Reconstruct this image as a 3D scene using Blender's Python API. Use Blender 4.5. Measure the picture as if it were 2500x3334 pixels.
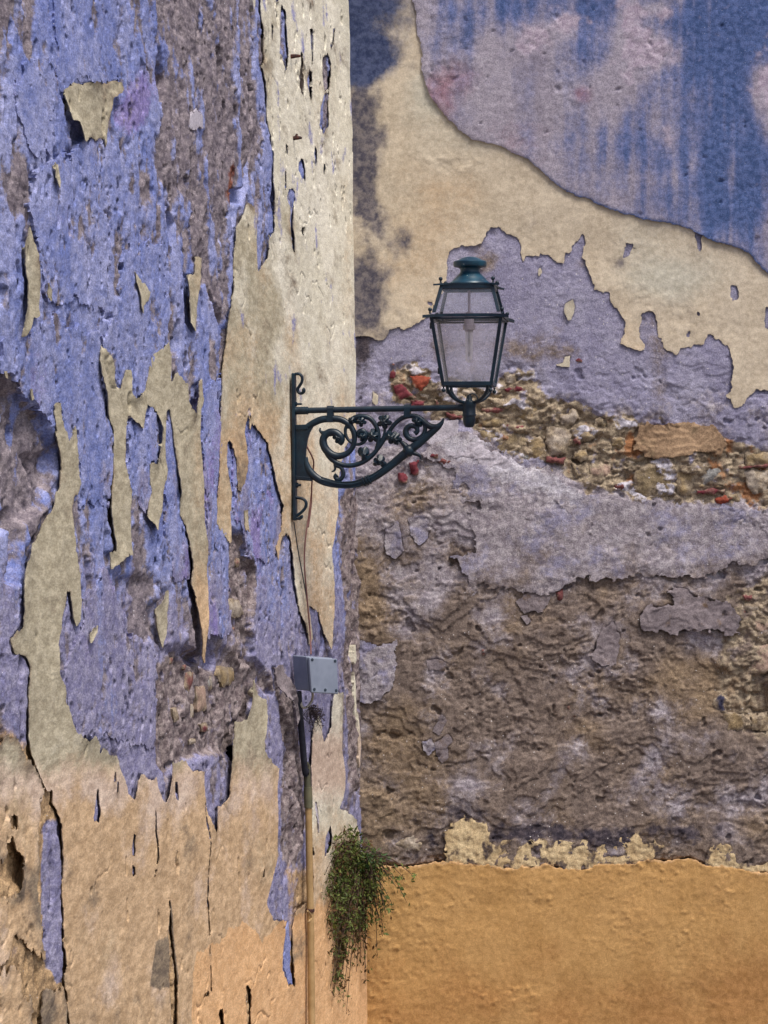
import bpy, math, random
import numpy as np

# ------------------------------------------------------------------ scene, camera, light
scene = bpy.context.scene
for o in list(bpy.data.objects):
    bpy.data.objects.remove(o)
COL = scene.collection
R = math.radians

EYE = 4.5                      # the photograph is taken from a window across the street
F = 8000.0                     # focal length in pixels of the 2500 x 3334 photograph
HY = 1582.0                    # row of the horizon
cam_d = bpy.data.cameras.new('camera')
cam = bpy.data.objects.new('camera', cam_d)
COL.objects.link(cam)
cam.location = (0, 0, EYE)
cam.rotation_euler = (R(90), 0, 0)
cam_d.sensor_fit = 'AUTO'
cam_d.sensor_width = 36
cam_d.lens = 36 * F / 3334
cam_d.shift_y = -(1667 - HY) / 3334
cam_d.clip_end = 500
scene.camera = cam

SUN_EL, SUN_AZ = 62, 40        # azimuth: degrees to the right of straight behind the camera
world = bpy.data.worlds.new('World')
scene.world = world
world.use_nodes = True
wn = world.node_tree
wn.nodes.clear()
sky = wn.nodes.new('ShaderNodeTexSky')
sky.sky_type = 'NISHITA'
sky.sun_disc = False
sky.sun_elevation = R(SUN_EL)
sky.sun_rotation = R(180 - SUN_AZ)
sky.air_density = 1.0
sky.dust_density = 4.0
sky.ozone_density = 1.0
bg = wn.nodes.new('ShaderNodeBackground')
bg.inputs[1].default_value = 0.06
wo = wn.nodes.new('ShaderNodeOutputWorld')
wn.links.new(sky.outputs[0], bg.inputs[0])
wn.links.new(bg.outputs[0], wo.inputs[0])

sun_d = bpy.data.lights.new('sun', 'SUN')
sun_d.energy = 1.5
sun_d.angle = R(20)
sun_d.color = (1.0, 0.95, 0.87)
sun = bpy.data.objects.new('sun', sun_d)
COL.objects.link(sun)
# light comes from behind the camera, from above and a little to the right
sun.rotation_euler = (R(90 - SUN_EL), 0, R(SUN_AZ))
sun.location = (3, -3, 14)

vs = scene.view_settings
vs.view_transform = 'Standard'
vs.look = 'None'
vs.gamma = 1.0
vs.use_curve_mapping = False
vs.exposure = 1.3

# ------------------------------------------------------------------ geometry of the place
D = 10.62                      # distance to the end wall
TH = R(12.0)                   # the left wall opens 12 degrees from the line of sight
TT, CT, ST = math.tan(TH), math.cos(TH), math.sin(TH)
XC = (1160 - 1250) / F * D     # the corner at eye height
LEAN = 0.0171                  # batter of the left wall
DL = np.array([-ST, -CT, 0.0])
NL = np.array([CT, -ST, LEAN * CT]); NL /= np.linalg.norm(NL)


class LeftWall:
    """t = metres from the corner towards the street, z = height, h = out of the wall"""
    @staticmethod
    def point(t, z, h):
        return np.stack([XC - LEAN * (z - EYE) + t * DL[0] + h * NL[0],
                         D + t * DL[1] + h * NL[1], z + h * NL[2]], -1)

    @staticmethod
    def place(px, py, h=0.0):
        a = (np.asarray(px, float) - 1250) / F
        b = (HY - np.asarray(py, float)) / F
        s = (XC + h / CT - TT * D) / (a + LEAN * b - TT)
        return (D - (s - h * NL[1])) / CT, EYE + s * b - h * NL[2]

    @staticmethod
    def trace(t, z):
        y = D + t * DL[1]
        return 1250 + F * (XC - LEAN * (z - EYE) + t * DL[0]) / y, HY - F * (z - EYE) / y


class RightWall:
    @staticmethod
    def point(x, z, h):
        return np.stack([x, D - h, z], -1)

    @staticmethod
    def place(px, py, h=0.0):
        y = D - h
        return (np.asarray(px, float) - 1250) / F * y, EYE + (HY - np.asarray(py, float)) / F * y

    @staticmethod
    def trace(x, z):
        return 1250 + F * x / D, HY - F * (z - EYE) / D


# measured outlines come from enlarged views: origin and scale of each view
VIEW = {'d': (0, 0, 1.507), 's': (0, 0, 1.0), 'A': (0, 0, .5063), 'B': (0, 800, .5063), 'C': (0, 1600, .5063),
        'D': (0, 2400, .6028), 'E': (600, 1600, .3858), 'F': (900, 2500, .3771), 'G': (700, 0, .3858),
        'H': (1140, 0, .8198), 'I': (1120, 600, .8318), 'J': (1120, 1100, .4340), 'K': (1780, 1100, .4340),
        'L': (1120, 1800, .8318), 'M': (1120, 2500, .8318), 'N': (880, 2060, .2261), 'P': (920, 1180, .3858),
        'Q': (1340, 800, .2803)}


def px(spec):
    """'A 395,600 450,545 B 10,20' -> list of photograph pixels"""
    out = []
    ox = oy = 0; sc = 1
    for tok in spec.split():
        if tok in VIEW:
            ox, oy, sc = VIEW[tok]
        else:
            x, y = tok.split(',')
            out.append((ox + float(x) * sc, oy + float(y) * sc))
    return np.array(out)


# ------------------------------------------------------------------ numeric noise
_rng = np.random.RandomState(11)
_perm = np.concatenate([_rng.permutation(512)] * 3).astype(np.int32)
_ang = _rng.rand(512) * 2 * np.pi
_gx, _gy = np.cos(_ang).astype(np.float32), np.sin(_ang).astype(np.float32)


def perlin(x, y, seed=0):
    x = np.asarray(x, np.float32) + np.float32(seed * 17.31 + 40.5)
    y = np.asarray(y, np.float32) + np.float32(seed * 9.77 + 40.5)
    xf, yf = np.floor(x), np.floor(y)
    xi, yi = xf.astype(np.int32) & 511, yf.astype(np.int32) & 511
    x, y = x - xf, y - yf
    u = x * x * x * (x * (x * 6 - 15) + 10)
    v = y * y * y * (y * (y * 6 - 15) + 10)
    x1, y1 = (xi + 1) & 511, (yi + 1) & 511

    def g(ix, iy, dx, dy):
        k = _perm[_perm[ix] + iy]
        return _gx[k] * dx + _gy[k] * dy
    a = g(xi, yi, x, y); b = g(x1, yi, x - 1, y)
    c = g(xi, y1, x, y - 1); d = g(x1, y1, x - 1, y - 1)
    a += u * (b - a); c += u * (d - c)
    return (a + v * (c - a)) * 1.5


def fbm(x, y, octv=4, seed=0, gain=.5):
    s = 0; a = 1.0; f = 1.0; n = 0
    for i in range(octv):
        s = s + a * perlin(x * f, y * f, seed + i * 3)
        n += a; a *= gain; f *= 2.03
    return s / n


def sstep(a, b, x):
    t = np.clip((x - a) / (b - a), 0, 1)
    return t * t * (3 - 2 * t)


def terrace(v, k, s=.12):
    v = v * k
    f = np.floor(v)
    return (f + sstep(.5 - s, .5 + s, v - f)) / k


def cells(x, y, seed=0):
    """distance to the nearest scattered point and that point's own random number"""
    xf, yf = np.floor(x), np.floor(y)
    best = np.full(np.shape(x), 9.0, np.float32); rid = np.zeros(np.shape(x), np.float32)
    for i in (-1, 0, 1):
        for j in (-1, 0, 1):
            cx = (xf + i).astype(np.int32) & 511; cy = (yf + j).astype(np.int32) & 511
            k = _perm[_perm[(cx + seed * 7) & 511] + cy]
            qx = xf + i + (k % 61) / 61.0; qy = yf + j + (k % 53) / 53.0
            d = np.hypot(qx - x, qy - y)
            m = d < best
            best = np.where(m, d, best); rid = np.where(m, (k % 97) / 97.0, rid)
    return best, rid


def poly_sdf(poly, x, y):
    """signed distance, negative inside"""
    px_, py_ = poly[:, 0], poly[:, 1]
    d2 = np.full(x.shape, 1e9, np.float32)
    inside = np.zeros(x.shape, bool)
    n = len(poly)
    for i in range(n):
        ax, ay = px_[i], py_[i]
        bx, by = px_[(i + 1) % n], py_[(i + 1) % n]
        ex, ey = bx - ax, by - ay
        L = ex * ex + ey * ey
        if L < 1e-12:
            continue
        wx, wy = x - ax, y - ay
        t = np.clip((wx * ex + wy * ey) / L, 0, 1)
        d2 = np.minimum(d2, (wx - t * ex) ** 2 + (wy - t * ey) ** 2)
        if ey != 0:
            c = (ay <= y) != (by <= y)
            inside ^= c & (wx < wy * ex / ey)
    d = np.sqrt(d2)
    return np.where(inside, -d, d)


def sdf_box(poly, x, y, margin=.12):
    """poly_sdf evaluated only near the polygon"""
    x0, y0 = poly.min(0) - margin; x1, y1 = poly.max(0) + margin
    out = np.full(x.shape, margin, np.float32)
    m = (x > x0) & (x < x1) & (y > y0) & (y < y1)
    if m.any():
        out[m] = poly_sdf(poly, x[m], y[m])
    return out


def onwall(W, spec, h=0.0):
    p = px(spec) if isinstance(spec, str) else np.asarray(spec, float)
    u, v = W.place(p[:, 0], p[:, 1], h)
    return np.stack([u, v], -1).astype(np.float32)


def warp(u, v, amp, seed):
    du = amp * (perlin(u / .09, v / .09, seed) + .6 * perlin(u / .034, v / .034, seed + 1)
                + .35 * perlin(u / .014, v / .014, seed + 2))
    dv = amp * (perlin(u / .09, v / .09, seed + 5) + .6 * perlin(u / .034, v / .034, seed + 6)
                + .35 * perlin(u / .014, v / .014, seed + 7))
    return u + du, v + dv


def blobs(W, u, v, lst):
    """sum of soft spots: (x, y, rx, ry, weight) measured in the overall view"""
    ix, iy = W.trace(u, v)
    ix = ix / 1.507; iy = iy / 1.507
    s = np.zeros(np.shape(u), np.float32)
    for (x, y, rx, ry, w) in lst:
        s += w * np.exp(-((ix - x) / rx) ** 2 - ((iy - y) / ry) ** 2)
    return s


def rc(W, u, v):
    ix, iy = W.trace(u, v)
    return ix / 1.507, iy / 1.507


# ------------------------------------------------------------------ materials
def lin(c):
    return tuple((x / 255 / 12.92) if x / 255 <= .04045 else ((x / 255 + .055) / 1.055) ** 2.4 for x in c)


def C4(c, k=1.0):
    return tuple(min(.9, x * k) for x in lin(c)) + (1,)


class NT:
    def __init__(self, name):
        self.m = bpy.data.materials.new(name)
        self.m.use_nodes = True
        self.t = self.m.node_tree
        self.t.nodes.clear()
        self.out = self.n('ShaderNodeOutputMaterial')
        self.b = self.n('ShaderNodeBsdfPrincipled')
        self.l(self.b.outputs[0], self.out.inputs[0])
        self.geo = None

    def n(self, k):
        return self.t.nodes.new(k)

    def l(self, a, b):
        self.t.links.new(a, b)

    def pos(self):
        if not self.geo:
            self.geo = self.n('ShaderNodeNewGeometry')
        return self.geo.outputs['Position']

    def noise(self, scale, detail=5, rough=.6, stretch=None, dist=0):
        t = self.n('ShaderNodeTexNoise')
        t.inputs['Scale'].default_value = scale
        t.inputs['Detail'].default_value = detail
        t.inputs['Roughness'].default_value = rough
        t.inputs['Distortion'].default_value = dist
        if stretch:
            mp = self.n('ShaderNodeMapping')
            mp.inputs['Scale'].default_value = stretch
            self.l(self.pos(), mp.inputs[0])
            self.l(mp.outputs[0], t.inputs['Vector'])
        else:
            self.l(self.pos(), t.inputs['Vector'])
        return t.outputs['Fac']

    def ramp(self, fac, a, b):
        r = self.n('ShaderNodeMapRange')
        r.interpolation_type = 'SMOOTHSTEP'
        r.inputs[1].default_value = a
        r.inputs[2].default_value = b
        self.l(fac, r.inputs[0])
        return r.outputs[0]

    def mix(self, f, a, b, mode='MIX'):
        m = self.n('ShaderNodeMix')
        m.data_type = 'RGBA'
        m.blend_type = mode
        for s, val in ((0, f), (6, a), (7, b)):
            if isinstance(val, (tuple, float, int)):
                m.inputs[s].default_value = val
            else:
                self.l(val, m.inputs[s])
        return m.outputs[2]

    def math(self, op, a, b=None):
        m = self.n('ShaderNodeMath')
        m.operation = op
        for i, val in enumerate((a, b)):
            if val is None:
                continue
            if isinstance(val, (float, int)):
                m.inputs[i].default_value = val
            else:
                self.l(val, m.inputs[i])
        return m.outputs[0]

    def attr(self, name):
        a = self.n('ShaderNodeAttribute')
        a.attribute_name = name
        return a.outputs['Fac']


ALB = 1.0


def wall_mat(name, c0, c1, layers, grain=.5, bump=.5, speck=None, rough=.93, stretch=(1, 1, .5), zs=1.0, ys=1.0):
    """layers: (attribute, colour a, colour b, noise width)"""
    t = NT(name)
    big = t.noise(5, 6, .62, stretch)
    iso = (1, ys, zs)
    mid = t.noise(38, 6, .68, iso)
    fine = t.noise(190, 5, .8, (1, ys, zs ** .5))
    col = t.mix(t.ramp(t.math('ADD', t.math('MULTIPLY', big, .55), t.math('MULTIPLY', mid, .45)), .36, .64), C4(c0, ALB), C4(c1, ALB))
    for (att, a, b, wdt, *sf) in layers:
        sf = sf[0] if sf else .14
        nz = t.noise(60 if wdt < .8 else 24, 6, .72, iso)
        w = t.math('ADD', t.attr(att), t.math('MULTIPLY', t.math('SUBTRACT', nz, .5), wdt))
        w = t.ramp(w, .5 - sf, .5 + sf)
        lc = t.mix(t.ramp(mid, .35, .65), C4(a, ALB), C4(b, ALB))
        gate = t.ramp(t.attr(att), .02, .12)
        col = t.mix(t.math('MULTIPLY', w, gate), col, lc)
    # sand grain: lighter and darker grains of the mortar itself
    g = t.ramp(fine, .36, .64)
    col = t.mix(grain, col, t.mix(g, t.mix(1.0, col, (.42, .41, .43, 1), 'MULTIPLY'), t.mix(1.0, col, (1.5, 1.5, 1.48, 1), 'MULTIPLY')))
    g2 = t.ramp(mid, .3, .7)
    col = t.mix(.3, col, t.mix(g2, t.mix(1.0, col, (.72, .70, .70, 1), 'MULTIPLY'), t.mix(1.0, col, (1.22, 1.22, 1.2, 1), 'MULTIPLY')))
    if speck:
        vo = t.n('ShaderNodeTexVoronoi')
        vo.inputs['Scale'].default_value = speck[1]
        t.l(t.pos(), vo.inputs['Vector'])
        d = t.math('LESS_THAN', vo.outputs['Distance'], speck[2])
        sep = t.n('ShaderNodeSeparateColor')
        t.l(vo.outputs['Color'], sep.inputs[0])
        keep = t.math('GREATER_THAN', sep.outputs[0], speck[3])
        col = t.mix(t.math('MULTIPLY', d, keep), col, C4(speck[0]))
    t.l(col, t.b.inputs['Base Color'])
    t.b.inputs['Roughness'].default_value = rough
    t.b.inputs['Specular IOR Level'].default_value = .18
    bp = t.n('ShaderNodeBump')
    bp.inputs['Strength'].default_value = bump
    bp.inputs['Distance'].default_value = .006
    h = t.math('ADD', t.math('MULTIPLY', mid, 1.0), t.math('MULTIPLY', fine, .55))
    t.l(h, bp.inputs['Height'])
    t.l(bp.outputs[0], t.b.inputs['Normal'])
    return t.m


M = {}
M['left'] = wall_mat('blue_limewashed_plaster', (106, 119, 177), (152, 156, 196), [
    ('dull', (120, 118, 154), (148, 145, 172), .7),
    ('violet', (122, 112, 170), (142, 132, 180), .7),
    ('grey', (104, 96, 106), (144, 134, 140), .75),
    ('rubble', (96, 84, 88), (150, 138, 138), .9),
    ('brown', (142, 118, 90), (190, 160, 124), .8),
    ('rust', (122, 70, 58), (140, 92, 74), .9),
], grain=.6, bump=.6, speck=((205, 205, 215), 80, .13, .9), zs=.9, ys=.5)
M['lime'] = wall_mat('ochre_limewash', (206, 200, 182), (225, 220, 206), [
    ('drab', (160, 151, 130), (184, 175, 154), .5, .25),
    ('warm', (178, 150, 118), (204, 175, 142), .55, .3),
    ('pinkish', (192, 170, 154), (210, 190, 174), .7, .3),
    ('orange', (206, 164, 120), (218, 178, 136), .18),
    ('bluish', (124, 126, 176), (142, 142, 184), .7),
    ('dirt', (108, 96, 86), (146, 130, 110), .9, .25),
], grain=.36, bump=.4, ys=.35, stretch=(1, .5, .8))
M['rightbase'] = wall_mat('bare_render', (132, 129, 156), (156, 153, 175), [
    ('lav', (130, 122, 132), (168, 161, 168), .9),
    ('brown', (100, 88, 83), (132, 118, 110), .7, .3),
    ('earth', (114, 97, 80), (146, 127, 106), .7, .35),
    ('rubble', (122, 108, 93), (168, 153, 132), .9),
    ('clay', (138, 96, 66), (168, 122, 88), .8),
    ('white', (176, 172, 186), (204, 200, 210), .7),
    ('redd', (112, 62, 58), (128, 80, 72), .9),
    ('mold', (54, 50, 60), (86, 78, 84), 1.2, .25),
], grain=.6, bump=.8, speck=((200, 195, 195), 60, .15, .9))
M['ochre'] = wall_mat('ochre_render', (182, 168, 148), (198, 185, 166), [
    ('pale', (178, 173, 158), (190, 185, 172), .5, .35),
    ('tan', (180, 150, 116), (190, 162, 130), .5, .35),
    ('stain', (72, 70, 84), (116, 109, 110), 1.0, .42),
    ('indigo', (46, 56, 88), (74, 82, 112), .5, .42),
], grain=.25, bump=.3)
M['upper'] = wall_mat('stained_grey_render', (134, 127, 142), (162, 155, 168), [
    ('pink', (136, 104, 118), (152, 124, 136), .8, .4),
    ('blue', (96, 106, 146), (120, 124, 164), .6, .45),
    ('deep', (62, 82, 126), (88, 104, 150), .6, .45),
    ('pale', (160, 146, 164), (178, 166, 180), .6, .35),
], grain=.55, bump=.4, speck=((205, 205, 220), 120, .12, .9), stretch=(1, 1, .2))
M['dado'] = wall_mat('orange_ochre_paint', (176, 137, 86), (190, 151, 100), [
    ('lower', (158, 116, 70), (172, 128, 82), .5, .4),
    ('lightp', (198, 158, 112), (208, 170, 126), .6),
], grain=.3, bump=.4)
M['cream'] = wall_mat('cream_plaster', (176, 152, 116), (204, 184, 148), [('dirt', (70, 62, 66), (120, 104, 88), 1.0)], grain=.5, bump=.7)
M['warmslab'] = wall_mat('clay_plaster', (136, 112, 90), (164, 138, 112), [('dirt', (110, 92, 72), (130, 112, 90), 1.0)], grain=.5, bump=.8)
M['greyslab'] = wall_mat('grey_plaster_flake', (112, 103, 108), (140, 130, 134), [('dirt', (94, 78, 68), (118, 100, 86), 1.0)], grain=.5, bump=.7)
M['smear'] = wall_mat('pale_mortar', (164, 158, 170), (192, 186, 198), [], grain=.4, bump=.6)
M['brick'] = wall_mat('broken_red_brick', (94, 42, 52), (118, 58, 66), [('dust', (124, 110, 95), (166, 151, 131), .8, .3)], grain=.45, bump=.6)
M['brick_orange'] = wall_mat('orange_brick', (124, 56, 44), (142, 74, 58), [('dust', (124, 110, 95), (166, 151, 131), .8, .3)], grain=.4, bump=.5)
M['brick_dark'] = wall_mat('dull_brick', (98, 56, 58), (126, 82, 80), [('dust', (124, 110, 95), (166, 151, 131), .8, .3)], grain=.5, bump=.7)
M['stone_pale'] = wall_mat('pale_stone', (146, 134, 124), (186, 174, 160), [('dust', (124, 110, 95), (166, 151, 131), .8, .3)], grain=.6, bump=.9)
M['stone_tan'] = wall_mat('tan_stone', (126, 108, 82), (162, 142, 110), [('dust', (124, 110, 95), (166, 151, 131), .8, .3)], grain=.6, bump=.9)
M['stone_moss'] = wall_mat('mossy_stone', (116, 102, 80), (146, 130, 104), [('dust', (124, 110, 95), (166, 151, 131), .8, .3)], grain=.6, bump=.9)
M['stone_grey'] = wall_mat('blue_grey_stone', (130, 130, 130), (166, 164, 162), [('dust', (124, 110, 95), (166, 151, 131), .8, .3)], grain=.7, bump=.9)
M['stone_dark'] = wall_mat('dark_stone', (40, 40, 62), (70, 70, 92), [('dust', (124, 110, 95), (166, 151, 131), .8, .3)], grain=.5, bump=.9)
M['stone_pink'] = wall_mat('pink_stone', (148, 122, 110), (178, 154, 140), [('dust', (124, 110, 95), (166, 151, 131), .8, .3)], grain=.5, bump=.9)
M['ground'] = wall_mat('worn_cobbles', (92, 86, 80), (120, 114, 106), [], grain=.5, bump=.5)


def simple(name, c, rough=.5, metal=0, spec=.4, var=None, nscale=40, bump=0):
    t = NT(name)
    if var:
        t.l(t.mix(t.ramp(t.noise(nscale, 5, .65), .38, .66), C4(c), C4(var)), t.b.inputs['Base Color'])
    else:
        t.b.inputs['Base Color'].default_value = C4(c)
    t.b.inputs['Roughness'].default_value = rough
    t.b.inputs['Metallic'].default_value = metal
    t.b.inputs['Specular IOR Level'].default_value = spec
    if bump:
        bp = t.n('ShaderNodeBump'); bp.inputs['Strength'].default_value = bump; bp.inputs['Distance'].default_value = .002
        t.l(t.noise(260, 4, .6), bp.inputs['Height']); t.l(bp.outputs[0], t.b.inputs['Normal'])
    return t.m


def iron_mat():
    t = NT('dark_green_painted_iron')
    c = t.mix(t.ramp(t.noise(22, 5, .65), .35, .7), C4((3, 22, 38)), C4((10, 40, 56)))
    c = t.mix(t.ramp(t.noise(120, 4, .7), .66, .74), c, C4((70, 84, 80)))
    t.l(c, t.b.inputs['Base Color'])
    t.b.inputs['Roughness'].default_value = .42
    t.b.inputs['Specular IOR Level'].default_value = .45
    bp = t.n('ShaderNodeBump'); bp.inputs['Strength'].default_value = .25; bp.inputs['Distance'].default_value = .0015
    t.l(t.noise(140, 4, .6), bp.inputs['Height']); t.l(bp.outputs[0], t.b.inputs['Normal'])
    return t.m


def cap_mat():
    t = NT('teal_painted_cap')
    c = t.mix(t.ramp(t.noise(18, 5, .65), .35, .7), C4((8, 46, 66)), C4((20, 70, 90)))
    c = t.mix(t.ramp(t.noise(95, 3, .6), .69, .72), c, C4((190, 200, 200)))
    t.l(c, t.b.inputs['Base Color'])
    t.b.inputs['Roughness'].default_value = .38
    return t.m


def glass_mat(name, tint, body, gloss=.08):
    t = NT(name)
    t.t.nodes.remove(t.b)
    tr = t.n('ShaderNodeBsdfTransparent')
    tr.inputs[0].default_value = tint + (1,)
    df = t.n('ShaderNodeBsdfDiffuse'); df.inputs[0].default_value = (.86, .83, .88, 1)
    tl = t.n('ShaderNodeBsdfTranslucent'); tl.inputs[0].default_value = (.88, .85, .9, 1)
    ms = t.n('ShaderNodeMixShader'); ms.inputs[0].default_value = .5
    t.l(df.outputs[0], ms.inputs[1]); t.l(tl.outputs[0], ms.inputs[2])
    m1 = t.n('ShaderNodeMixShader')
    dirt = t.ramp(t.noise(14, 5, .6), .3, .8)
    t.l(t.math('ADD', t.math('MULTIPLY', dirt, .06), body), m1.inputs[0])
    t.l(tr.outputs[0], m1.inputs[1]); t.l(ms.outputs[0], m1.inputs[2])
    gl = t.n('ShaderNodeBsdfGlossy'); gl.inputs['Roughness'].default_value = .06
    m2 = t.n('ShaderNodeMixShader'); m2.inputs[0].default_value = gloss
    t.l(m1.outputs[0], m2.inputs[1]); t.l(gl.outputs[0], m2.inputs[2])
    t.l(m2.outputs[0], t.out.inputs[0])
    return t.m


M['iron'] = iron_mat()
M['cap'] = cap_mat()
M['clear'] = glass_mat('clear_lantern_glass', (.97, .97, .98), .03, .05)
M['milky'] = glass_mat('frosted_lantern_glass', (.99, .98, .99), .12, .04)
M['hazy'] = glass_mat('dusty_lantern_glass', (.98, .98, .98), .10, .06)
M['bulbglass'] = glass_mat('bulb_glass', (.97, .97, .98), .4, .12)
M['porcelain'] = simple('grey_porcelain', (150, 140, 150), .4)
M['rod'] = simple('lamp_rod', (150, 124, 136), .5)
M['darkmetal'] = simple('dark_filament', (40, 40, 50), .5)
M['plastic'] = simple('grey_plastic', (128, 136, 154), .5, var=(116, 124, 142), nscale=12)
M['seam'] = simple('dark_gap_and_screws', (40, 52, 66), .7)  # dark tone for the shaded gap under the box lid, shared by its screws
M['cable_black'] = simple('black_cable_sheath', (26, 28, 42), .6, var=(44, 46, 58), nscale=30)
M['pipe_tan'] = simple('tan_painted_pipe', (150, 122, 82), .6, var=(172, 142, 100), nscale=14, bump=.2)
M['pipe_grey'] = simple('grey_green_pipe', (84, 84, 68), .6, var=(104, 100, 78), nscale=14, bump=.2)
M['cable_red'] = simple('brown_wire', (112, 74, 74), .6, var=(130, 92, 86), nscale=20)
M['cable_white'] = simple('pale_wire', (176, 170, 158), .6)
M['rust'] = simple('rusty_iron', (48, 34, 34), .85, var=(86, 46, 36), nscale=90, bump=.6)
M['leaf'] = simple('small_green_leaf', (60, 72, 30), .6, var=(98, 106, 46), nscale=26, spec=.3)
M['leaf2'] = simple('bright_green_leaf', (38, 66, 34), .6, var=(62, 88, 40), nscale=26, spec=.3)
M['leafbrown'] = simple('dry_leaf', (84, 58, 34), .7, var=(62, 50, 26), nscale=26, spec=.2)
M['twig'] = simple('brown_twig', (74, 52, 38), .85, var=(52, 38, 32), nscale=30)
M['drytwig'] = simple('dark_dry_twig', (38, 28, 34), .9)


# ------------------------------------------------------------------ mesh helpers
def link(name, verts, faces, mat, parent=None, smooth=True, masks=None):
    me = bpy.data.meshes.new(name)
    if isinstance(faces, np.ndarray):
        v = np.ascontiguousarray(verts, np.float32)
        n = faces.shape[1]
        me.vertices.add(len(v)); me.vertices.foreach_set('co', v.ravel())
        me.loops.add(faces.size); me.loops.foreach_set('vertex_index', faces.ravel().astype(np.int32))
        me.polygons.add(len(faces))
        me.polygons.foreach_set('loop_start', np.arange(0, faces.size, n, dtype=np.int32))
        me.polygons.foreach_set('loop_total', np.full(len(faces), n, np.int32))
        me.update(calc_edges=True)
    else:
        me.from_pydata([tuple(p) for p in verts], [], faces)
    me.materials.append(mat)
    if smooth:
        me.polygons.foreach_set('use_smooth', np.ones(len(me.polygons), bool))
    if masks:
        for k, a in masks.items():
            at = me.attributes.new(k, 'FLOAT', 'POINT')
            at.data.foreach_set('value', np.ascontiguousarray(a, np.float32).ravel())
    me.validate()
    o = bpy.data.objects.new(name, me)
    COL.objects.link(o)
    if parent:
        o.parent = parent
    return o


def empty(name, label, cat, loc=(0, 0, 0), group=None):
    o = bpy.data.objects.new(name, None)
    COL.objects.link(o)
    o.location = loc
    o.empty_display_size = .1
    o['label'] = label; o['category'] = cat
    if group:
        o['group'] = group
    return o


def grid_mesh(name, W, U, V, Hh, keep, mat, parent, masks, flip):
    """a relief surface over the cells in keep"""
    nz, nu = U.shape
    P = W.point(U, V, Hh).reshape(-1, 3)
    idx = np.arange(nz * nu).reshape(nz, nu)
    q = np.stack([idx[:-1, :-1], idx[:-1, 1:], idx[1:, 1:], idx[1:, :-1]], -1)[keep]
    if flip:
        q = q[:, ::-1]
    used = np.zeros(nz * nu, bool); used[q.ravel()] = True
    mp = np.cumsum(used) - 1
    return link(name, P[used], mp[q].astype(np.int32), mat, parent, True,
                {k: np.broadcast_to(a, U.shape).reshape(-1)[used] for k, a in masks.items()})


CLIFF = onwall(LeftWall, 'G 310,-400 320,150 325,330 328,560 322,720 325,880 300,960 285,1080 300,1180 285,1370 265,1500 240,1600 160,1590 165,1750 150,1800 165,2000 170,2177 '
               'B 1510,280 1480,470 1450,640 1440,700 1410,860 1380,900 s 690,1300 -900,1400 -900,-900 700,-900', .01)


def cliff_d(u, v):
    a, b = warp(u, v, .008, 80)
    return sdf_box(CLIFF, a, b, .3)


def low_l(u, v):
    return (.007 * perlin(u / .8, v / .9, 60) + .004 * perlin(u / .25, v / .3, 61)
            + .009 * sstep(.006, -.006, cliff_d(u, v)) * sstep(900, 640, rc(LeftWall, u, v)[1]))


def low_r(u, v):
    return .006 * perlin(u / .7, v / .7, 70) + .003 * perlin(u / .22, v / .22, 71)


UNDER = {'L': [], 'R': []}
SHEETS = {'L': [], 'R': []}      # where paint layers cover the plaster, so that it need not be built below


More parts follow.
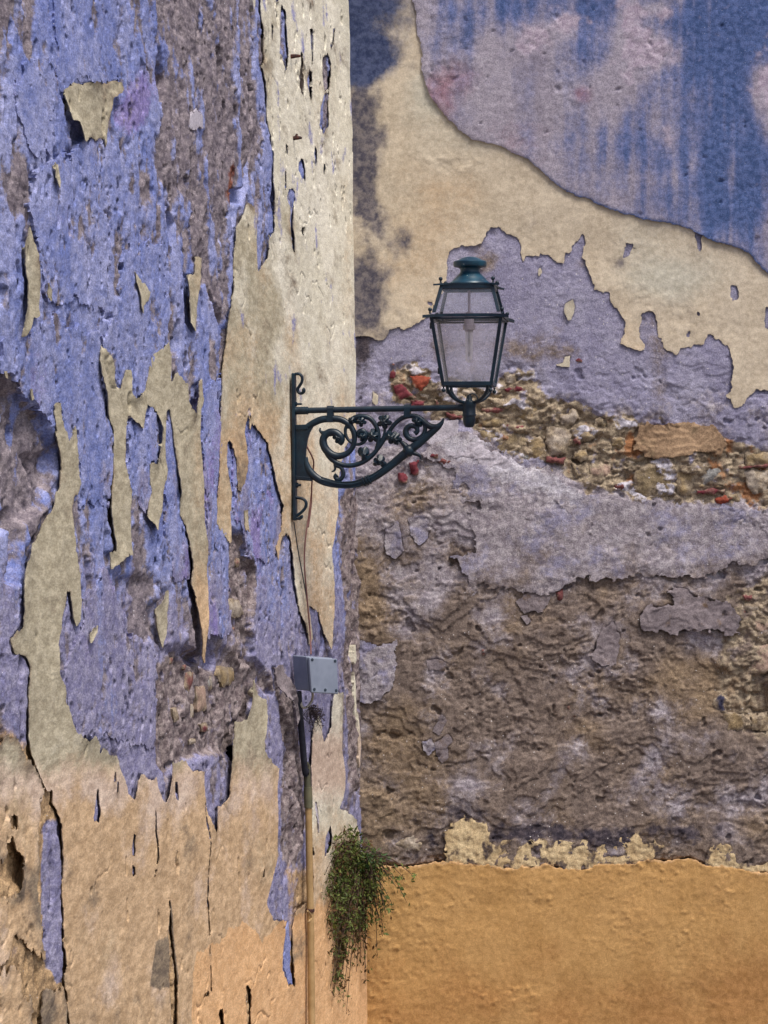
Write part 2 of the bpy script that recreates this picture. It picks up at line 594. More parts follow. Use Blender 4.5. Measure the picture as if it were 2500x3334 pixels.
def sheet(name, side, polys, T, mat, parent, holes=(), du=None, dv=None, wamp=.007, relief=None, masks=None,
          curl=0.0, curlw=.03, rnd=.004, skirt=None, seed=1, dome=0.0, cull=True, h0=None, extra_sdf=None, chip=1.0, lip=.12, under=.012):
    """a layer lying on a wall: outline, thickness, ragged edge, own relief and a lifted rim"""
    W = LeftWall if side == 'L' else RightWall
    hh = T + .6 * curl if h0 is None else h0
    polys = [onwall(W, p, hh) for p in polys]
    holes = [onwall(W, p, hh) for p in holes]
    if du is None:
        du, dv = (.0068, .0046) if side == 'L' else (.0052, .0052)
    a = np.min([p.min(0) for p in polys], 0) - .03
    b = np.max([p.max(0) for p in polys], 0) + .03
    lim = ((-.04, 5.2, 1.6, 7.3) if side == 'L' else (-.34, 2.35, 1.6, 7.3))
    a = np.maximum(a, (lim[0], lim[2])); b = np.minimum(b, (lim[1], lim[3]))
    us = np.arange(a[0], b[0] + du, du, dtype=np.float32); vz = np.arange(a[1], b[1] + dv, dv, dtype=np.float32)
    U, V = np.meshgrid(us, vz)
    wu, wv = warp(U, V, wamp, seed)
    S = np.full(U.shape, 9.0, np.float32)
    for p in polys:
        S = np.minimum(S, sdf_box(p, wu, wv, .25))
    for p in holes:
        S = np.maximum(S, -sdf_box(p, wu, wv, .25))
    # brittle, angular chips along the edge
    ck, cr = cells(U / .034 + .4 * perlin(U / .03, V / .03, seed + 2), V / .045 + .4 * perlin(U / .03, V / .03, seed + 4), seed % 40)
    ck2, cr2 = cells(U / .014, V / .018, (seed + 9) % 40)
    S = S + chip * wamp * (1.5 * (cr - .5) + .8 * (cr2 - .5))
    if extra_sdf is not None:
        S = np.maximum(S, extra_sdf(U, V))
    ins = S < 0
    keep = ins[:-1, :-1] | ins[1:, :-1] | ins[:-1, 1:] | ins[1:, 1:]
    if not keep.any():
        return None
    gy, gx = np.gradient(S, dv, du)
    g2 = np.maximum(gx * gx + gy * gy, .25)
    mv = np.where(S > 0, S, 0)
    U2 = U - np.clip(mv * gx / g2, -du, du)
    V2 = V - np.clip(mv * gy / g2, -dv, dv)
    dd = np.maximum(-S, 0)
    low = (low_l if side == 'L' else low_r)(U2, V2)
    Hh = low + T
    if relief is not None:
        Hh = Hh + relief(U2, V2, dd)
    if dome:
        Hh = Hh + dome * (1 - np.exp(-dd / (abs(rnd) * 3 + .004)))
    else:
        Hh = Hh - lip * T * np.exp(-dd / rnd)
    if curl:
        cz = np.clip(perlin(U2 / .16, V2 / .2, seed + 20) * 1.9 + .4, 0, 1.5)
        Hh = Hh + curl * cz * np.exp(-dd / curlw)
    nz, nu = U.shape
    P = W.point(U2, V2, Hh).reshape(-1, 3)
    idx = np.arange(nz * nu).reshape(nz, nu)
    q = np.stack([idx[:-1, :-1], idx[:-1, 1:], idx[1:, 1:], idx[1:, :-1]], -1)[keep]
    if side == 'L':
        q = q[:, ::-1]
    # rim: boundary edges pushed back towards the wall
    e = np.concatenate([q[:, [0, 1]], q[:, [1, 2]], q[:, [2, 3]], q[:, [3, 0]]])
    N = nz * nu
    key = np.minimum(e[:, 0], e[:, 1]).astype(np.int64) * N + np.maximum(e[:, 0], e[:, 1])
    _, inv, cnt = np.unique(key, return_inverse=True, return_counts=True)
    be = e[cnt[inv] == 1]
    sk = (T + .02) if skirt is None else skirt
    bid = np.unique(be)
    rid = np.full(N, -1, np.int64); rid[bid] = np.arange(len(bid))
    top = P[bid]
    bot = W.point(U2.ravel()[bid] - 0.0 + np.clip((-gx / np.sqrt(g2)).ravel()[bid], -1, 1) * .003,
                  V2.ravel()[bid] + np.clip((-gy / np.sqrt(g2)).ravel()[bid], -1, 1) * .003, Hh.ravel()[bid] - sk)
    used = np.zeros(N, bool); used[q.ravel()] = True
    mp = np.cumsum(used) - 1
    nv = int(used.sum()); nb = len(bid)
    rim = np.stack([nv + rid[be[:, 1]], nv + rid[be[:, 0]], nv + nb + rid[be[:, 0]], nv + nb + rid[be[:, 1]]], -1)
    verts = np.concatenate([P[used], top, bot])
    faces = np.concatenate([mp[q], rim]).astype(np.int32)
    ms = {}
    if masks:
        for k, fn in masks.items():
            arr = np.broadcast_to(np.asarray(fn(U2, V2, dd), np.float32), U.shape).reshape(-1)
            ms[k] = np.concatenate([arr[used], arr[bid], arr[bid]])
    if cull:
        SHEETS[side].append((polys, holes, wamp, seed, extra_sdf))
    if curl or under > .02:
        UNDER[side].append((polys, holes, wamp, seed, under))
    return link(name, verts, faces, mat, parent, True, ms)


def covered(side, U, V, depth=.085):
    c = np.zeros(U.shape, bool)
    for polys, holes, wamp, seed, ex in SHEETS[side]:
        S = np.full(U.shape, 9.0, np.float32)
        for p in polys:
            S = np.minimum(S, sdf_box(p, U, V, .25))
        for p in holes:
            S = np.maximum(S, -sdf_box(p, U, V, .25))
        if ex is not None:
            S = np.maximum(S, ex(U, V))
        c |= S < -depth
    return c


def undercut(side, U, V):
    """plaster hollowed behind the loosened rims of the paint layers"""
    out = np.zeros(U.shape, np.float32)
    for polys, holes, wamp, seed, depth in UNDER[side]:
        a, b = warp(U, V, wamp, seed)
        S = np.full(U.shape, 9.0, np.float32)
        for p in polys:
            S = np.minimum(S, sdf_box(p, a, b, .1))
        for p in holes:
            S = np.maximum(S, -sdf_box(p, a, b, .1))
        out = np.maximum(out, depth * sstep(.004, -.008, S))
    return out


def axis_steps(a0, a, b, b0, fine, coarse):
    return np.concatenate([np.arange(a0, a, coarse), np.arange(a, b, fine), np.arange(b, b0 + coarse, coarse)]).astype(np.float32)


# ------------------------------------------------------------------ the ground
gv, gf = [], []
link('ground', [(-60, -60, 0), (60, -60, 0), (60, 60, 0), (-60, 60, 0)], [(0, 1, 2, 3)], M['ground'], None, False)['kind'] = 'structure'

# ------------------------------------------------------------------ left wall
lw = empty('left_wall', 'long side wall of peeling blue and cream limewash running to the corner', 'wall', (-1.0, 6.5, 0))
rw = empty('right_wall', 'end wall with grey, ochre and rubble bands above an orange painted base', 'wall', (1.2, D, 0))
lw.location = (0, 0, 0); rw.location = (0, 0, 0)


def slab(W, u0, u1, z0, z1, hf, hb, name, parent, mat):
    c = [W.point(np.array(u), np.array(z), h) for h in (hf, hb) for u, z in ((u0, z0), (u1, z0), (u1, z1), (u0, z1))]
    link(name, c, [(0, 1, 2, 3), (7, 6, 5, 4), (0, 4, 5, 1), (1, 5, 6, 2), (2, 6, 7, 3), (3, 7, 4, 0)], mat, parent, False)


slab(LeftWall, -.6, 9.5, 0, 9.0, -.13, -.5, 'wall_core', lw, M['left'])
slab(RightWall, -.7, 7.0, 0, 9.0, -.10, -.5, 'wall_core', rw, M['rightbase'])


def pits(u, v, sc, thr, seed, su=1.0):
    """scattered sharp-edged holes"""
    a = fbm(u / sc * su, v / sc, 3, seed)
    return sstep(thr, thr + .06, a)


def lime_relief(amp):
    def f(u, v, d):
        yy = rc(LeftWall, u, v)[1]; topz = sstep(640, 420, yy)
        h = amp * (.6 * fbm(u / .12, v / .14, 4, 33) + .25 * fbm(u / .03, v / .03, 3, 34))
        h = h - .028 * pits(u, v * .4, .075, .50 - .08 * topz, 90, 1.6) * sstep(-.25, .2, perlin(u / .4, v / .5, 91) + .3 * topz) - .02 * topz * pits(u, v * .3, .04, .44, 100) * sstep(.0, .02, d)
        # fine wandering cracks
        cr = np.abs(fbm(u / .30, v / .34, 3, 35))
        h = h - .005 * sstep(.018, .004, cr) * sstep(.0, .35, perlin(u / .5, v / .5, 37))
        return h
    return f


def m_streak(u, v, seed, k=.06, l=.7):
    return .5 + .5 * fbm(u / k, v / l, 4, seed)


def lime_masks(drab, warm):
    def m_drab(u, v, d):
        x, y = rc(LeftWall, u, v)
        return drab(x, y) + .6 * fbm(u / .40, v / .22, 5, 40)

    def m_warm(u, v, d):
        x, y = rc(LeftWall, u, v)
        return warm(x, y) + .45 * fbm(u / .5, v / .3, 5, 41)

    def m_dirt(u, v, d):
        x, y = rc(LeftWall, u, v)
        a = .06 + .85 * fbm(u / .38, v / .2, 5, 42) + .22 * np.exp(-d / .012) + .10 * sstep(640, 420, y)
        return np.clip(a, 0, .62)

    def m_pink(u, v, d):
        x, y = rc(LeftWall, u, v)
        return np.exp(-((y - 1690) / 70) ** 2) * (.55 + .5 * fbm(u / .2, v / .15, 3, 44))

    def m_orange(u, v, d):
        return np.zeros(np.shape(u))

    def m_bl(u, v, d):
        return np.clip(.10 + .9 * fbm(u / .13, v / .2, 4, 46), 0, .55) * (rc(LeftWall, u, v)[1] < 900)
    return {'drab': m_drab, 'warm': m_warm, 'dirt': m_dirt, 'pinkish': m_pink, 'bluish': m_bl}


def ramp1(a, b):
    return lambda x: sstep(a, b, x)


# cream layer beside the corner, worn through in slivers
S_poly = ('G 380,-260 385,130 408,250 415,540 395,560 430,690 445,850 450,1050 480,1170 500,1300 495,1480 510,1620 515,1960 470,1990 '
          '455,2177 s 842,890 838,780 833,700 815,660 806,670 790,720 775,740 773,840 B 1525,0 1500,330 1480,500 1465,620 1450,760 1435,850 '
          '1425,1000 1420,1350 1410,1500 1405,1659 C 1405,200 1430,250 1460,290 1475,340 1484,310 1490,150 1500,0 B 1475,1400 1475,1240 '
          '1500,1265 1530,1400 1545,1580 1570,1590 1590,1500 1610,1400 1595,1270 1585,1200 1600,1100 1615,1180 1622,1060 d 540,905 560,930 580,960 '
          '590,1000 600,1060 612,1090 610,1150 600,1180 605,1210 612,1165 620,1150 632,1165 640,1250 650,1320 662,1350 672,1400 676,1380 670,1310 '
          '690,1320 700,1370 715,1400 722,1330 722,1240 714,1200 722,1150 732,1100 730,1050 738,1000 750,960 772,930 790,600 790,-120')
S_holes = ['G 510,-200 545,-200 545,0 540,60 525,130 512,50', 'G 570,30 600,100 610,250 620,450 620,570 600,610 580,520 560,450 555,280 560,140',
           'G 480,210 495,200 500,330 480,320', 'G 725,440 745,470 750,700 745,800 725,780 715,640', 'G 795,560 820,600 830,720 820,860 800,790 785,680',
           'G 910,480 955,450 985,530 985,650 960,760 930,780 905,650', 'G 925,790 965,780 955,1050 920,1130 890,1050 895,900',
           'G 835,1200 860,1290 860,1400 845,1430 830,1300', 'G 710,1360 745,1345 760,1440 755,1530 720,1480 700,1420',
           'G 620,1590 680,1590 685,1680 665,1800 655,1950 670,2080 675,2150 645,2080 630,1900 635,1750 615,1680', 'G 730,1930 750,1930 745,2010 730,1990',
           'G 920,1390 935,1390 935,1480 920,1470', 'G 995,230 1025,230 1010,350 975,430 990,330', 'G 805,250 830,260 832,520 815,540 808,400',
           'G 585,1430 600,1440 612,1600 600,1610', 'G 605,1200 620,1230 618,1300 606,1290']
lm = lime_masks(lambda x, y: .1 + .25 * sstep(700, 560, x) + .35 * sstep(640, 560, x) * sstep(350, 600, y),
                lambda x, y: .12 + .42 * sstep(520, 1150, y) + .12 * sstep(650, 520, x))
sheet('limewash_layer', 'L', [S_poly], .006, M['lime'], lw, S_holes, masks=lm, relief=lime_relief(.004), curl=.004, wamp=.006, seed=3, skirt=.004, under=.006)
# slim sliver of cream at the very top
sheet('limewash_layer', 'L', ['G 318,-200 350,-200 350,0 345,40 332,90 325,40'], .012, M['lime'], lw, masks=lm, seed=4, cull=False)

# weathered tan layer of the lower wall, one skin up to the tongue beside the left hollow
T_poly = ('B 360,1010 385,1020 395,1090 415,1180 440,1260 470,1220 490,1150 505,1180 510,1350 515,1480 530,1530 505,1600 C 500,0 470,110 480,230 495,400 '
          '515,550 530,700 530,830 500,870 480,800 460,650 435,640 415,720 395,800 385,900 380,1050 385,1180 420,1240 440,1380 460,1500 480,1560 570,1610 '
          '600,1580 630,1610 665,1659 D 590,100 640,110 660,190 690,250 700,310 730,335 740,290 765,200 800,215 830,240 845,210 870,330 885,370 905,300 '
          '925,200 930,140 1000,130 1040,180 1100,190 1110,300 1125,420 1160,525 1172,510 1180,380 1215,370 1240,310 1250,150 1255,0 E 400,2177 420,2050 '
          '440,1960 490,1935 540,1930 560,1800 575,1600 600,1680 680,1760 690,1900 670,2100 680,2177 D 1430,80 1470,140 1505,170 1500,300 1500,500 1505,640 '
          '1480,750 1450,900 1480,990 1556,1000 1545,1150 1540,1250 1560,1345 1590,1340 1592,1200 1592,1020 1605,930 1680,880 1690,1560 1690,1900 390,1900 390,1550 '
          '378,1470 360,1370 350,1000 340,700 330,470 310,400 285,370 290,290 250,290 240,250 215,190 180,110 170,0 C 205,1400 205,1130 185,1080 140,1035 '
          '105,1045 90,960 120,900 150,880 165,780 175,560 195,450 225,330 250,310 290,240 310,160 350,120 375,0 B 395,1560 405,1400 385,1280 370,1150')
T_holes = ['D 505,450 520,400 540,285 552,285 550,420 535,455', 'D 945,240 965,235 972,355 955,330', 'D 725,520 740,530 742,640 725,630',
           'D 720,690 738,700 750,740 725,755', 'D 825,330 850,420 852,650 838,780 832,780 842,600 840,440',
           'D 908,870 918,960 935,1100 955,1280 950,1560 945,1900 925,1900 930,1550 910,1300 902,1050', 'D 1415,720 1425,715 1430,755 1415,755',
           'D 1328,1350 1352,1350 1362,1550 1362,1900 1345,1900 1340,1500', 'D 1176,1465 1195,1470 1212,1550 1215,1900 1195,1900 1186,1540',
           'D 1100,1375 1125,1368 1150,1425 1128,1400 1100,1412', 'D 612,180 622,190 624,260 614,240', 'D 630,245 640,240 638,300 630,290',
           'D 540,60 556,20 556,80 545,120', 'C 375,265 392,290 398,355 386,345', 'D 1111,360 1118,360 1135,900 1152,1380 1145,1380 1128,900', 'D 120,1375 165,1378 165,1425 125,1420']
orange_line = 'D 1025,2000 1030,1550 1040,1280 1070,1170 1150,1130 1220,1090 1240,1030 1330,1005 1390,1050 1420,1110 1480,1020 1550,985 1750,900 1750,2000'
OR = onwall(LeftWall, orange_line, .01)
TRI = onwall(LeftWall, 'D 840,1110 895,1080 905,1000 915,870 960,1290 952,1400 905,1360 815,1360', .01)


def m_or(u, v, d):
    wu, wv = warp(u, v, .012, 51)
    return sstep(.012, -.012, sdf_box(OR, wu, wv, .2)) * (.93 + .1 * perlin(u / .1, v / .1, 52))


def m_tri(base):
    def f(u, v, d):
        wu, wv = warp(u, v, .006, 53)
        return np.maximum(base(u, v, d), .95 * sstep(.012, -.012, sdf_box(TRI, wu, wv, .2)))
    return f


lm2 = lime_masks(lambda x, y: 1.0 + 0 * x, lambda x, y: -.1 + .95 * sstep(1580, 1760, y + .06 * x))
lm2['orange'] = m_or
lm2['pinkish'] = (lambda f0: lambda u, v, d: np.clip(f0(u, v, d) + sstep(1650, 1750, rc(LeftWall, u, v)[1]) * (.9 * fbm(u / .3, v / .25, 4, 47) + .12), 0, .9))(lm2['pinkish'])
lm2['dirt'] = m_tri(lm2['dirt'])


def tan_dirt(base):
    def f(u, v, d):
        x, y = rc(LeftWall, u, v)
        low = sstep(2080, 2190, y + 30 * perlin(u / .2, v / .2, 55)) * sstep(560, 300, x)
        return np.maximum(base(u, v, d), low * (.30 + .5 * fbm(u / .08, v / .08, 4, 56)))
    return f


lm2['dirt'] = tan_dirt(lm2['dirt'])
lm2['bluish'] = lambda u, v, d: np.zeros(np.shape(u))
sheet('limewash_layer', 'L', [T_poly], .007, M['lime'], lw, T_holes, masks=lm2, relief=lime_relief(.005), curl=.007, wamp=.005, seed=5, skirt=.004, under=.010)

# forked remains of limewash in the middle
Y5 = ('B 650,650 690,690 715,740 730,860 760,905 790,920 815,800 835,800 845,960 880,985 920,950 950,930 965,800 985,710 1060,650 1080,620 1105,700 1110,780 '
      '1100,880 1130,850 1145,810 1185,870 1205,900 1210,1010 1245,1080 1255,1000 1265,900 1300,860 1315,1000 1300,1080 1295,1200 1310,1400 1320,1659 C 1335,300 '
      '1350,600 1335,760 1330,1000 1330,1105 1290,1060 1280,900 1250,680 1225,600 1225,450 1200,220 1165,150 1155,0 B 1150,1540 1130,1300 1115,1150 1095,1055 '
      '1070,1070 1070,1200 1075,1380 1085,1440 1060,1600 C 1060,0 1050,130 1020,220 1000,250 970,200 945,160 985,0 B 975,1540 970,1400 1010,1395 1035,1250 '
      '1040,1170 1010,1060 960,1030 925,1165 880,1140 835,1095 820,1200 815,1400 840,1550 C 850,0 850,200 860,400 800,415 775,450 750,480 715,490 705,400 '
      '750,390 755,330 740,200 725,100 730,0 B 740,1500 745,1200 700,1060 670,930 640,830 635,740')
lm3 = lime_masks(lambda x, y: .95 + 0 * x, lambda x, y: .05 + .3 * sstep(1000, 1300, y) * sstep(380, 420, x) + .25 * sstep(370, 420, x))
lm3['bluish'] = lm2['bluish']
flakes = [Y5,
          'A 395,600 450,545 530,535 640,540 700,525 755,530 760,580 740,600 705,640 695,740 680,850 665,960 655,890 640,875 600,905 570,890 510,900 500,850 480,790 435,775 415,690',
          'A 165,1460 B 205,-20 235,60 245,200 240,330 235,450 195,460 185,510 165,570 145,585 140,450 150,360 170,250 150,170 135,60 A 140,1560',
          'B 858,140 885,200 915,235 945,250 970,300 955,345 930,370 910,430 900,400 885,290 865,200',
          'B 1185,190 1250,180 1252,80 1290,80 1285,250 1265,400 1250,530 1240,545 1195,500 1190,350',
          'B 265,240 290,280 305,365 290,370 270,310', 'B 190,930 205,925 225,985 210,1000 195,960', 'B 35,800 50,800 55,855 40,850',
          'C 1065,630 1083,640 1085,740 1080,900 1050,1000 1020,900 1000,760 1030,720 1050,690', 'C 1585,120 1600,120 1615,250 1600,255',
          'A 318,1050 355,1060 360,1180 345,1210 320,1140', 'C 590,880 612,860 605,920 575,980 570,920']
lmb = dict(lm2)
lmb['dirt'] = lambda u, v, d: np.clip(.22 + 1.0 * fbm(u / .3, v / .2, 5, 57) + .3 * np.exp(-d / .02), 0, .8)
lmb['orange'] = lambda u, v, d: np.zeros(np.shape(u))
for i, p in enumerate(['D -120,40 0,30 60,0 120,20 160,130 205,200 222,300 228,420 213,560 214,800 222,1000 230,1200 180,1130 130,1080 90,1070 60,1180 0,1210 -120,1200 -120,900 0,900 60,870 112,850 126,760 122,640 72,560 30,640 0,655 -120,660',
                       'D -200,1300 20,1290 60,1250 100,1270 120,1370 165,1440 182,1560 190,1900 -200,1900', 'D 240,1390 300,1360 350,1390 372,1480 385,1900 230,1900 225,1500']):
    sheet('limewash_layer', 'L', [p], .006, M['lime'], lw, ['D 45,440 70,420 105,440 105,500 70,510'], masks=lmb, relief=lime_relief(.009), curl=.005, wamp=.012, seed=43 + i, skirt=.005, under=.006)
for i, p in enumerate(flakes):
    sheet('limewash_flake', 'L', [p], .008, M['lime'], lw, masks=lm3, relief=lime_relief(.004), curl=.009,
          wamp=.004, seed=7 + i, skirt=.004, cull=(i == 0))

# cream and orange skin between the pipe and the corner
R_poly = ('E 1090,2177 1095,2080 1110,1960 1140,1900 1170,1990 1180,2120 1215,2080 1250,1990 1255,1830 1270,1700 1330,1700 1350,1900 1340,2177 F 590,0 600,200 560,350 '
          '620,380 700,450 735,600 750,900 800,1600 830,2212 850,2900 270,2900 300,2212 312,1300 305,700 300,300 300,0')
lm4 = lime_masks(lambda x, y: .1 + 0 * x, lambda x, y: .15 + .45 * sstep(1720, 1830, y))
lm4['orange'] = lambda u, v, d: sstep(1870, 1990, rc(LeftWall, u, v)[1] + 40 * perlin(u / .15, v / .2, 58)) * .8
lm4['pinkish'] = lambda u, v, d: np.exp(-((rc(LeftWall, u, v)[1] - 1650) / 90) ** 2) * .9
lm4['bluish'] = lm2['bluish']
R_holes = ['F 330,270 345,280 355,400 370,470 365,580 352,420 336,380', 'F 420,590 480,490 495,600 455,740 425,770', 'F 310,660 330,720 335,780 318,760']
sheet('limewash_layer', 'L', [R_poly], .010, M['lime'], lw, R_holes, masks=lm4, relief=lime_relief(.004), curl=.006, wamp=.005, seed=25, skirt=.004, under=.008)
# thin yellow scraps left along the corner
for i, p in enumerate(['N 1215,165 1235,165 1245,400 1225,460 1205,430', 'N 1205,560 1225,700 1240,1000 1250,1150 1225,1200 1205,900',
                       'N 1270,1150 1290,1300 1320,1600 1305,1900 1290,1950 1275,1500']):
    sheet('limewash_flake', 'L', [p], .012, M['lime'], lw, masks=lm4, seed=28 + i, cull=False, wamp=.003)
# loosened plaster flake beside the pipe and white scrap
sheet('plaster_flake', 'L', ['E 812,1480 850,1480 880,1640 920,1800 938,1900 905,1995 890,1900 868,1760 830,1620'], .018, M['greyslab'], lw, curl=.03, curlw=.05, seed=33, skirt=.008, cull=False)
sheet('plaster_flake', 'L', ['F 345,275 372,300 380,470 370,545 356,420'], .012, M['smear'], lw, curl=.012, seed=34, skirt=.006, cull=False)
sheet('plaster_flake', 'L', ['A 1200,760 1240,700 1280,740 1290,820 1230,830 1195,820'], .004, M['smear'], lw, seed=35, cull=False)
sheet('plaster_flake', 'L', ['D 1545,1050 1560,1010 1575,1130 1570,1240 1580,1335 1560,1340 1543,1250'], .004, M['left'], lw, seed=36, cull=False)

# smooth skins of blue limewash over the rougher plaster
def bl_grey(u, v, d):
    return np.clip(.20 + .95 * fbm(u / .16, v / .26, 5, 101) + .5 * fbm(u / .035, v / .06, 4, 102), 0, 1)


def bl_relief(u, v, d):
    h = .006 * terrace(fbm(u / .14, v / .28, 4, 103), 4, .06) + .003 * fbm(u / .03, v / .04, 3, 104) - .005 * sstep(.42, .5, bl_grey(u, v, d))
    return h - .05 * pits(u, v * .3, .055, .37, 105, 1.3) * sstep(-.2, .25, perlin(u / .35, v / .5, 106)) - .035 * pits(u, v * .35, .035, .40, 107)


def bl_dull(u, v, d):
    return np.clip(sstep(850, 1400, rc(LeftWall, u, v)[1]) * .8 + .9 * fbm(u / .2, v / .5, 4, 95) - .02, 0, 1)


def bl_violet(u, v, d):
    x, y = rc(LeftWall, u, v)
    return np.clip(.9 * fbm(u / .3, v / .5, 3, 94) + .35 * sstep(380, 450, x) * sstep(800, 1000, y) + .05, 0, .8)


for i, p in enumerate(['A 328,-200 735,-200 740,200 720,330 745,450 755,525 640,530 530,525 450,535 385,600 360,560 350,450 360,350 330,200',
                       'A 190,1180 260,1080 330,1010 430,1030 500,930 570,900 640,885 655,1040 640,1150 620,1300 700,1500 740,1659 B 700,100 650,200 680,330 640,450 500,350 300,380 250,300 245,200 230,0 A 200,1500 175,1350 165,1240',
                       'B 780,0 1040,0 1050,150 1040,300 1080,360 1060,560 1075,620 1000,700 960,800 950,930 880,980 845,960 830,800 790,920 740,900 725,780 660,650 640,590 700,500 760,450 770,300 750,260 780,100',
                       'B 0,620 150,590 350,450 500,560 620,560 650,700 640,860 700,1100 740,1250 730,1450 700,1659 520,1659 510,1480 505,1180 480,1150 440,1260 415,1180 390,1020 360,1010 350,1130 280,1060 200,1010 150,960 120,860 0,800',
                       'B 1310,900 1430,860 1422,1350 1410,1659 C 1410,200 1470,330 1480,600 1490,900 1440,920 1340,930 1340,300 1320,0 B 1310,1400 1300,1080',
                       'B 825,1110 880,1150 925,1170 965,1040 1005,1070 1030,1180 1030,1260 1005,1390 965,1400 970,1540 C 940,160 860,60 845,0 B 830,1500 815,1300',
                       'B 1075,1080 1100,1070 1118,1200 1130,1350 1145,1540 C 1150,100 1200,300 1215,560 1120,560 1060,300 1060,60 B 1085,1440 1075,1300',
                       'C 530,700 690,500 800,900 990,1000 1000,1200 1000,1640 880,1640 700,1560 480,1560 440,1350 400,1240 420,1190 470,1050 540,830',
                       'A 80,600 150,420 250,400 330,420 345,600 300,800 330,920 250,1040 150,900 100,760',
                       'B 1510,1250 1600,1230 1659,1280 E 560,0 700,0 800,100 830,260 800,500 700,600 560,560 500,300 420,200']):
    sheet('limewash_layer', 'L', [p], .0045, M['left'], lw, masks={'grey': bl_grey, 'dull': bl_dull, 'violet': bl_violet}, relief=bl_relief, wamp=.014, seed=60 + i, skirt=.02, cull=True)

# base plaster of the left wall
t_ax = axis_steps(-.04, -.03, 4.45, 5.4, .0092, .05)
z_ax = axis_steps(1.55, 2.12, 6.72, 7.3, .0050, .05)
U, V = np.meshgrid(t_ax, z_ax)
X, Y = rc(LeftWall, U, V)
wu, wv = warp(U, V, .008, 80)
low = low_l(U, V)
sdC = cliff_d(U, V)
Hb = low - .030 * sstep(-.002, .004, sdC) * sstep(.060, .04, sdC) * sstep(960, 700, Y)
# grey plaster areas, traced
grey_polys = ['A 0,-300 325,-300 325,0 320,160 290,330 270,390 170,360 130,260 100,240 60,330 0,250',
              'd 335,-100 545,-100 548,250 530,380 510,440 500,520 470,560 400,560 370,480 350,400 330,330 345,260 350,180 372,110 338,60',
              'd 425,430 505,430 500,560 492,660 480,700 455,640 430,560', 'd 0,330 45,340 50,430 30,470 0,480', 'd 140,240 160,260 160,350 140,345',
              'd 335,470 390,470 420,560 395,620 375,560 345,540', 'd 235,520 250,500 270,560 262,640 240,620', 'd 175,560 215,570 225,660 190,720 180,640',
              'd 525,690 550,640 548,450 520,470', 'd 0,815 60,850 102,905 128,965 130,1010 112,1060 110,1110 60,1120 0,1150', 'd 20,1110 58,1100 55,1180 45,1260 15,1270',
              'd 255,1160 280,1180 270,1230 245,1220', 'd 245,1240 330,1250 340,1340 320,1400 270,1400 240,1350', 'd 245,1060 300,1070 310,1200 280,1250 250,1220',
              'd 345,255 390,250 385,330 360,380 345,330', 'd 130,1310 160,1320 165,1460 140,1470', 'd 400,310 470,330 450,420 390,400']
grey = np.zeros(U.shape, np.float32)
for p in grey_polys:
    grey = np.maximum(grey, sstep(.05, -.05, sdf_box(onwall(LeftWall, p), wu, wv, .2)))
streak = fbm(U / .19, V / .42, 5, 81)
streak2 = fbm(U / .06, V / .13, 5, 82)
grey_m = .42 * grey + 1.0 * streak + .8 * streak2 + .26 + .14 * sstep(620, 300, Y) * sstep(200, 420, X) - .10 * sstep(300, 200, X) * sstep(900, 500, Y)
hollows = [('d 0,820 60,852 102,905 128,965 131,1010 118,1060 104,1100 60,1125 0,1150 -80,1150 -80,820', .035, .012), ('d 22,1112 52,1105 55,1180 45,1255 28,1265 20,1200', .05, .012),
           ('d 245,1240 330,1250 340,1340 320,1400 270,1400 240,1350', .016, .02), ('d 152,285 163,255 172,290 165,345 150,340', .03, .008),
           ('d 500,1140 525,1150 552,1240 545,1330 540,1400 548,1440 530,1440 505,1380 495,1250', .026, .012),
           ('d 355,1395 400,1400 440,1420 470,1380 490,1400 520,1440 560,1450 560,1520 540,1560 520,1640 500,1640 470,1620 420,1640 390,1650 360,1690 340,1650 330,1520 340,1440', .024, .02),
           ('d 440,1375 478,1370 480,1440 465,1460 440,1430', .03, .01), ('d 400,1390 440,1420 430,1450 405,1420', .03, .008),
           ('d 0,1850 40,1790 68,1800 72,1860 60,1920 0,1900', .022, .015), ('d 530,1340 545,1380 548,1420 575,1450 590,1500 570,1500 540,1430', .025, .008),
           ('d 600,1510 622,1540 640,1620 634,1650 610,1590', .03, .008), ('d 205,610 228,620 232,690 218,690', .024, .008), ('d 355,440 372,480 368,540 357,500', .024, .006),
           ('d 288,830 300,850 302,890 292,880', .02, .005), ('d 450,620 482,690 490,740 478,720 455,660', .024, .006), ('d 78,985 128,980 128,1060 112,1080', .02, .015),
           ('d 395,1840 420,1850 420,1850', .0, .01), ('d 612,1920 650,1800 655,1720 640,1700 612,1800', .012, .01)]
for p, dep, wd in hollows:
    Hb = Hb - dep * sstep(wd, -wd, sdf_box(onwall(LeftWall, p), wu, wv, .2))
rub_polys = ['d 492,1140 530,1150 556,1240 550,1330 545,1420 580,1450 600,1490 560,1500 545,1560 500,1650 470,1640 440,1640 395,1650 365,1700 345,1690 335,1520 345,1430 380,1400 430,1430 490,1440 500,1380 495,1250',
             'd 600,1480 640,1500 655,1640 665,1760 640,1880 610,1860 605,1700 620,1600 600,1540', 'd 735,1060 775,1030 785,1700 760,1720 745,1560 740,1300']
rub = np.zeros(U.shape, np.float32)
for p in rub_polys:
    rub = np.maximum(rub, sstep(.04, -.04, sdf_box(onwall(LeftWall, p), wu, wv, .2)))
brownm = sstep(1560, 1720, Y + 40 * perlin(U / .3, V / .3, 84) + .55 * (140 - X)) * sstep(240, 90, X - 0 * Y) + sstep(1900, 2000, Y) * sstep(620, 560, X) * .9 + sstep(1820, 1900, Y) * sstep(590, 640, X) * .8
blue_keep = sstep(.02, -.02, sdf_box(onwall(LeftWall, 'D 225,470 322,440 335,700 350,1000 358,1250 345,1330 300,1330 240,1230 228,900 220,700'), wu, wv, .2))
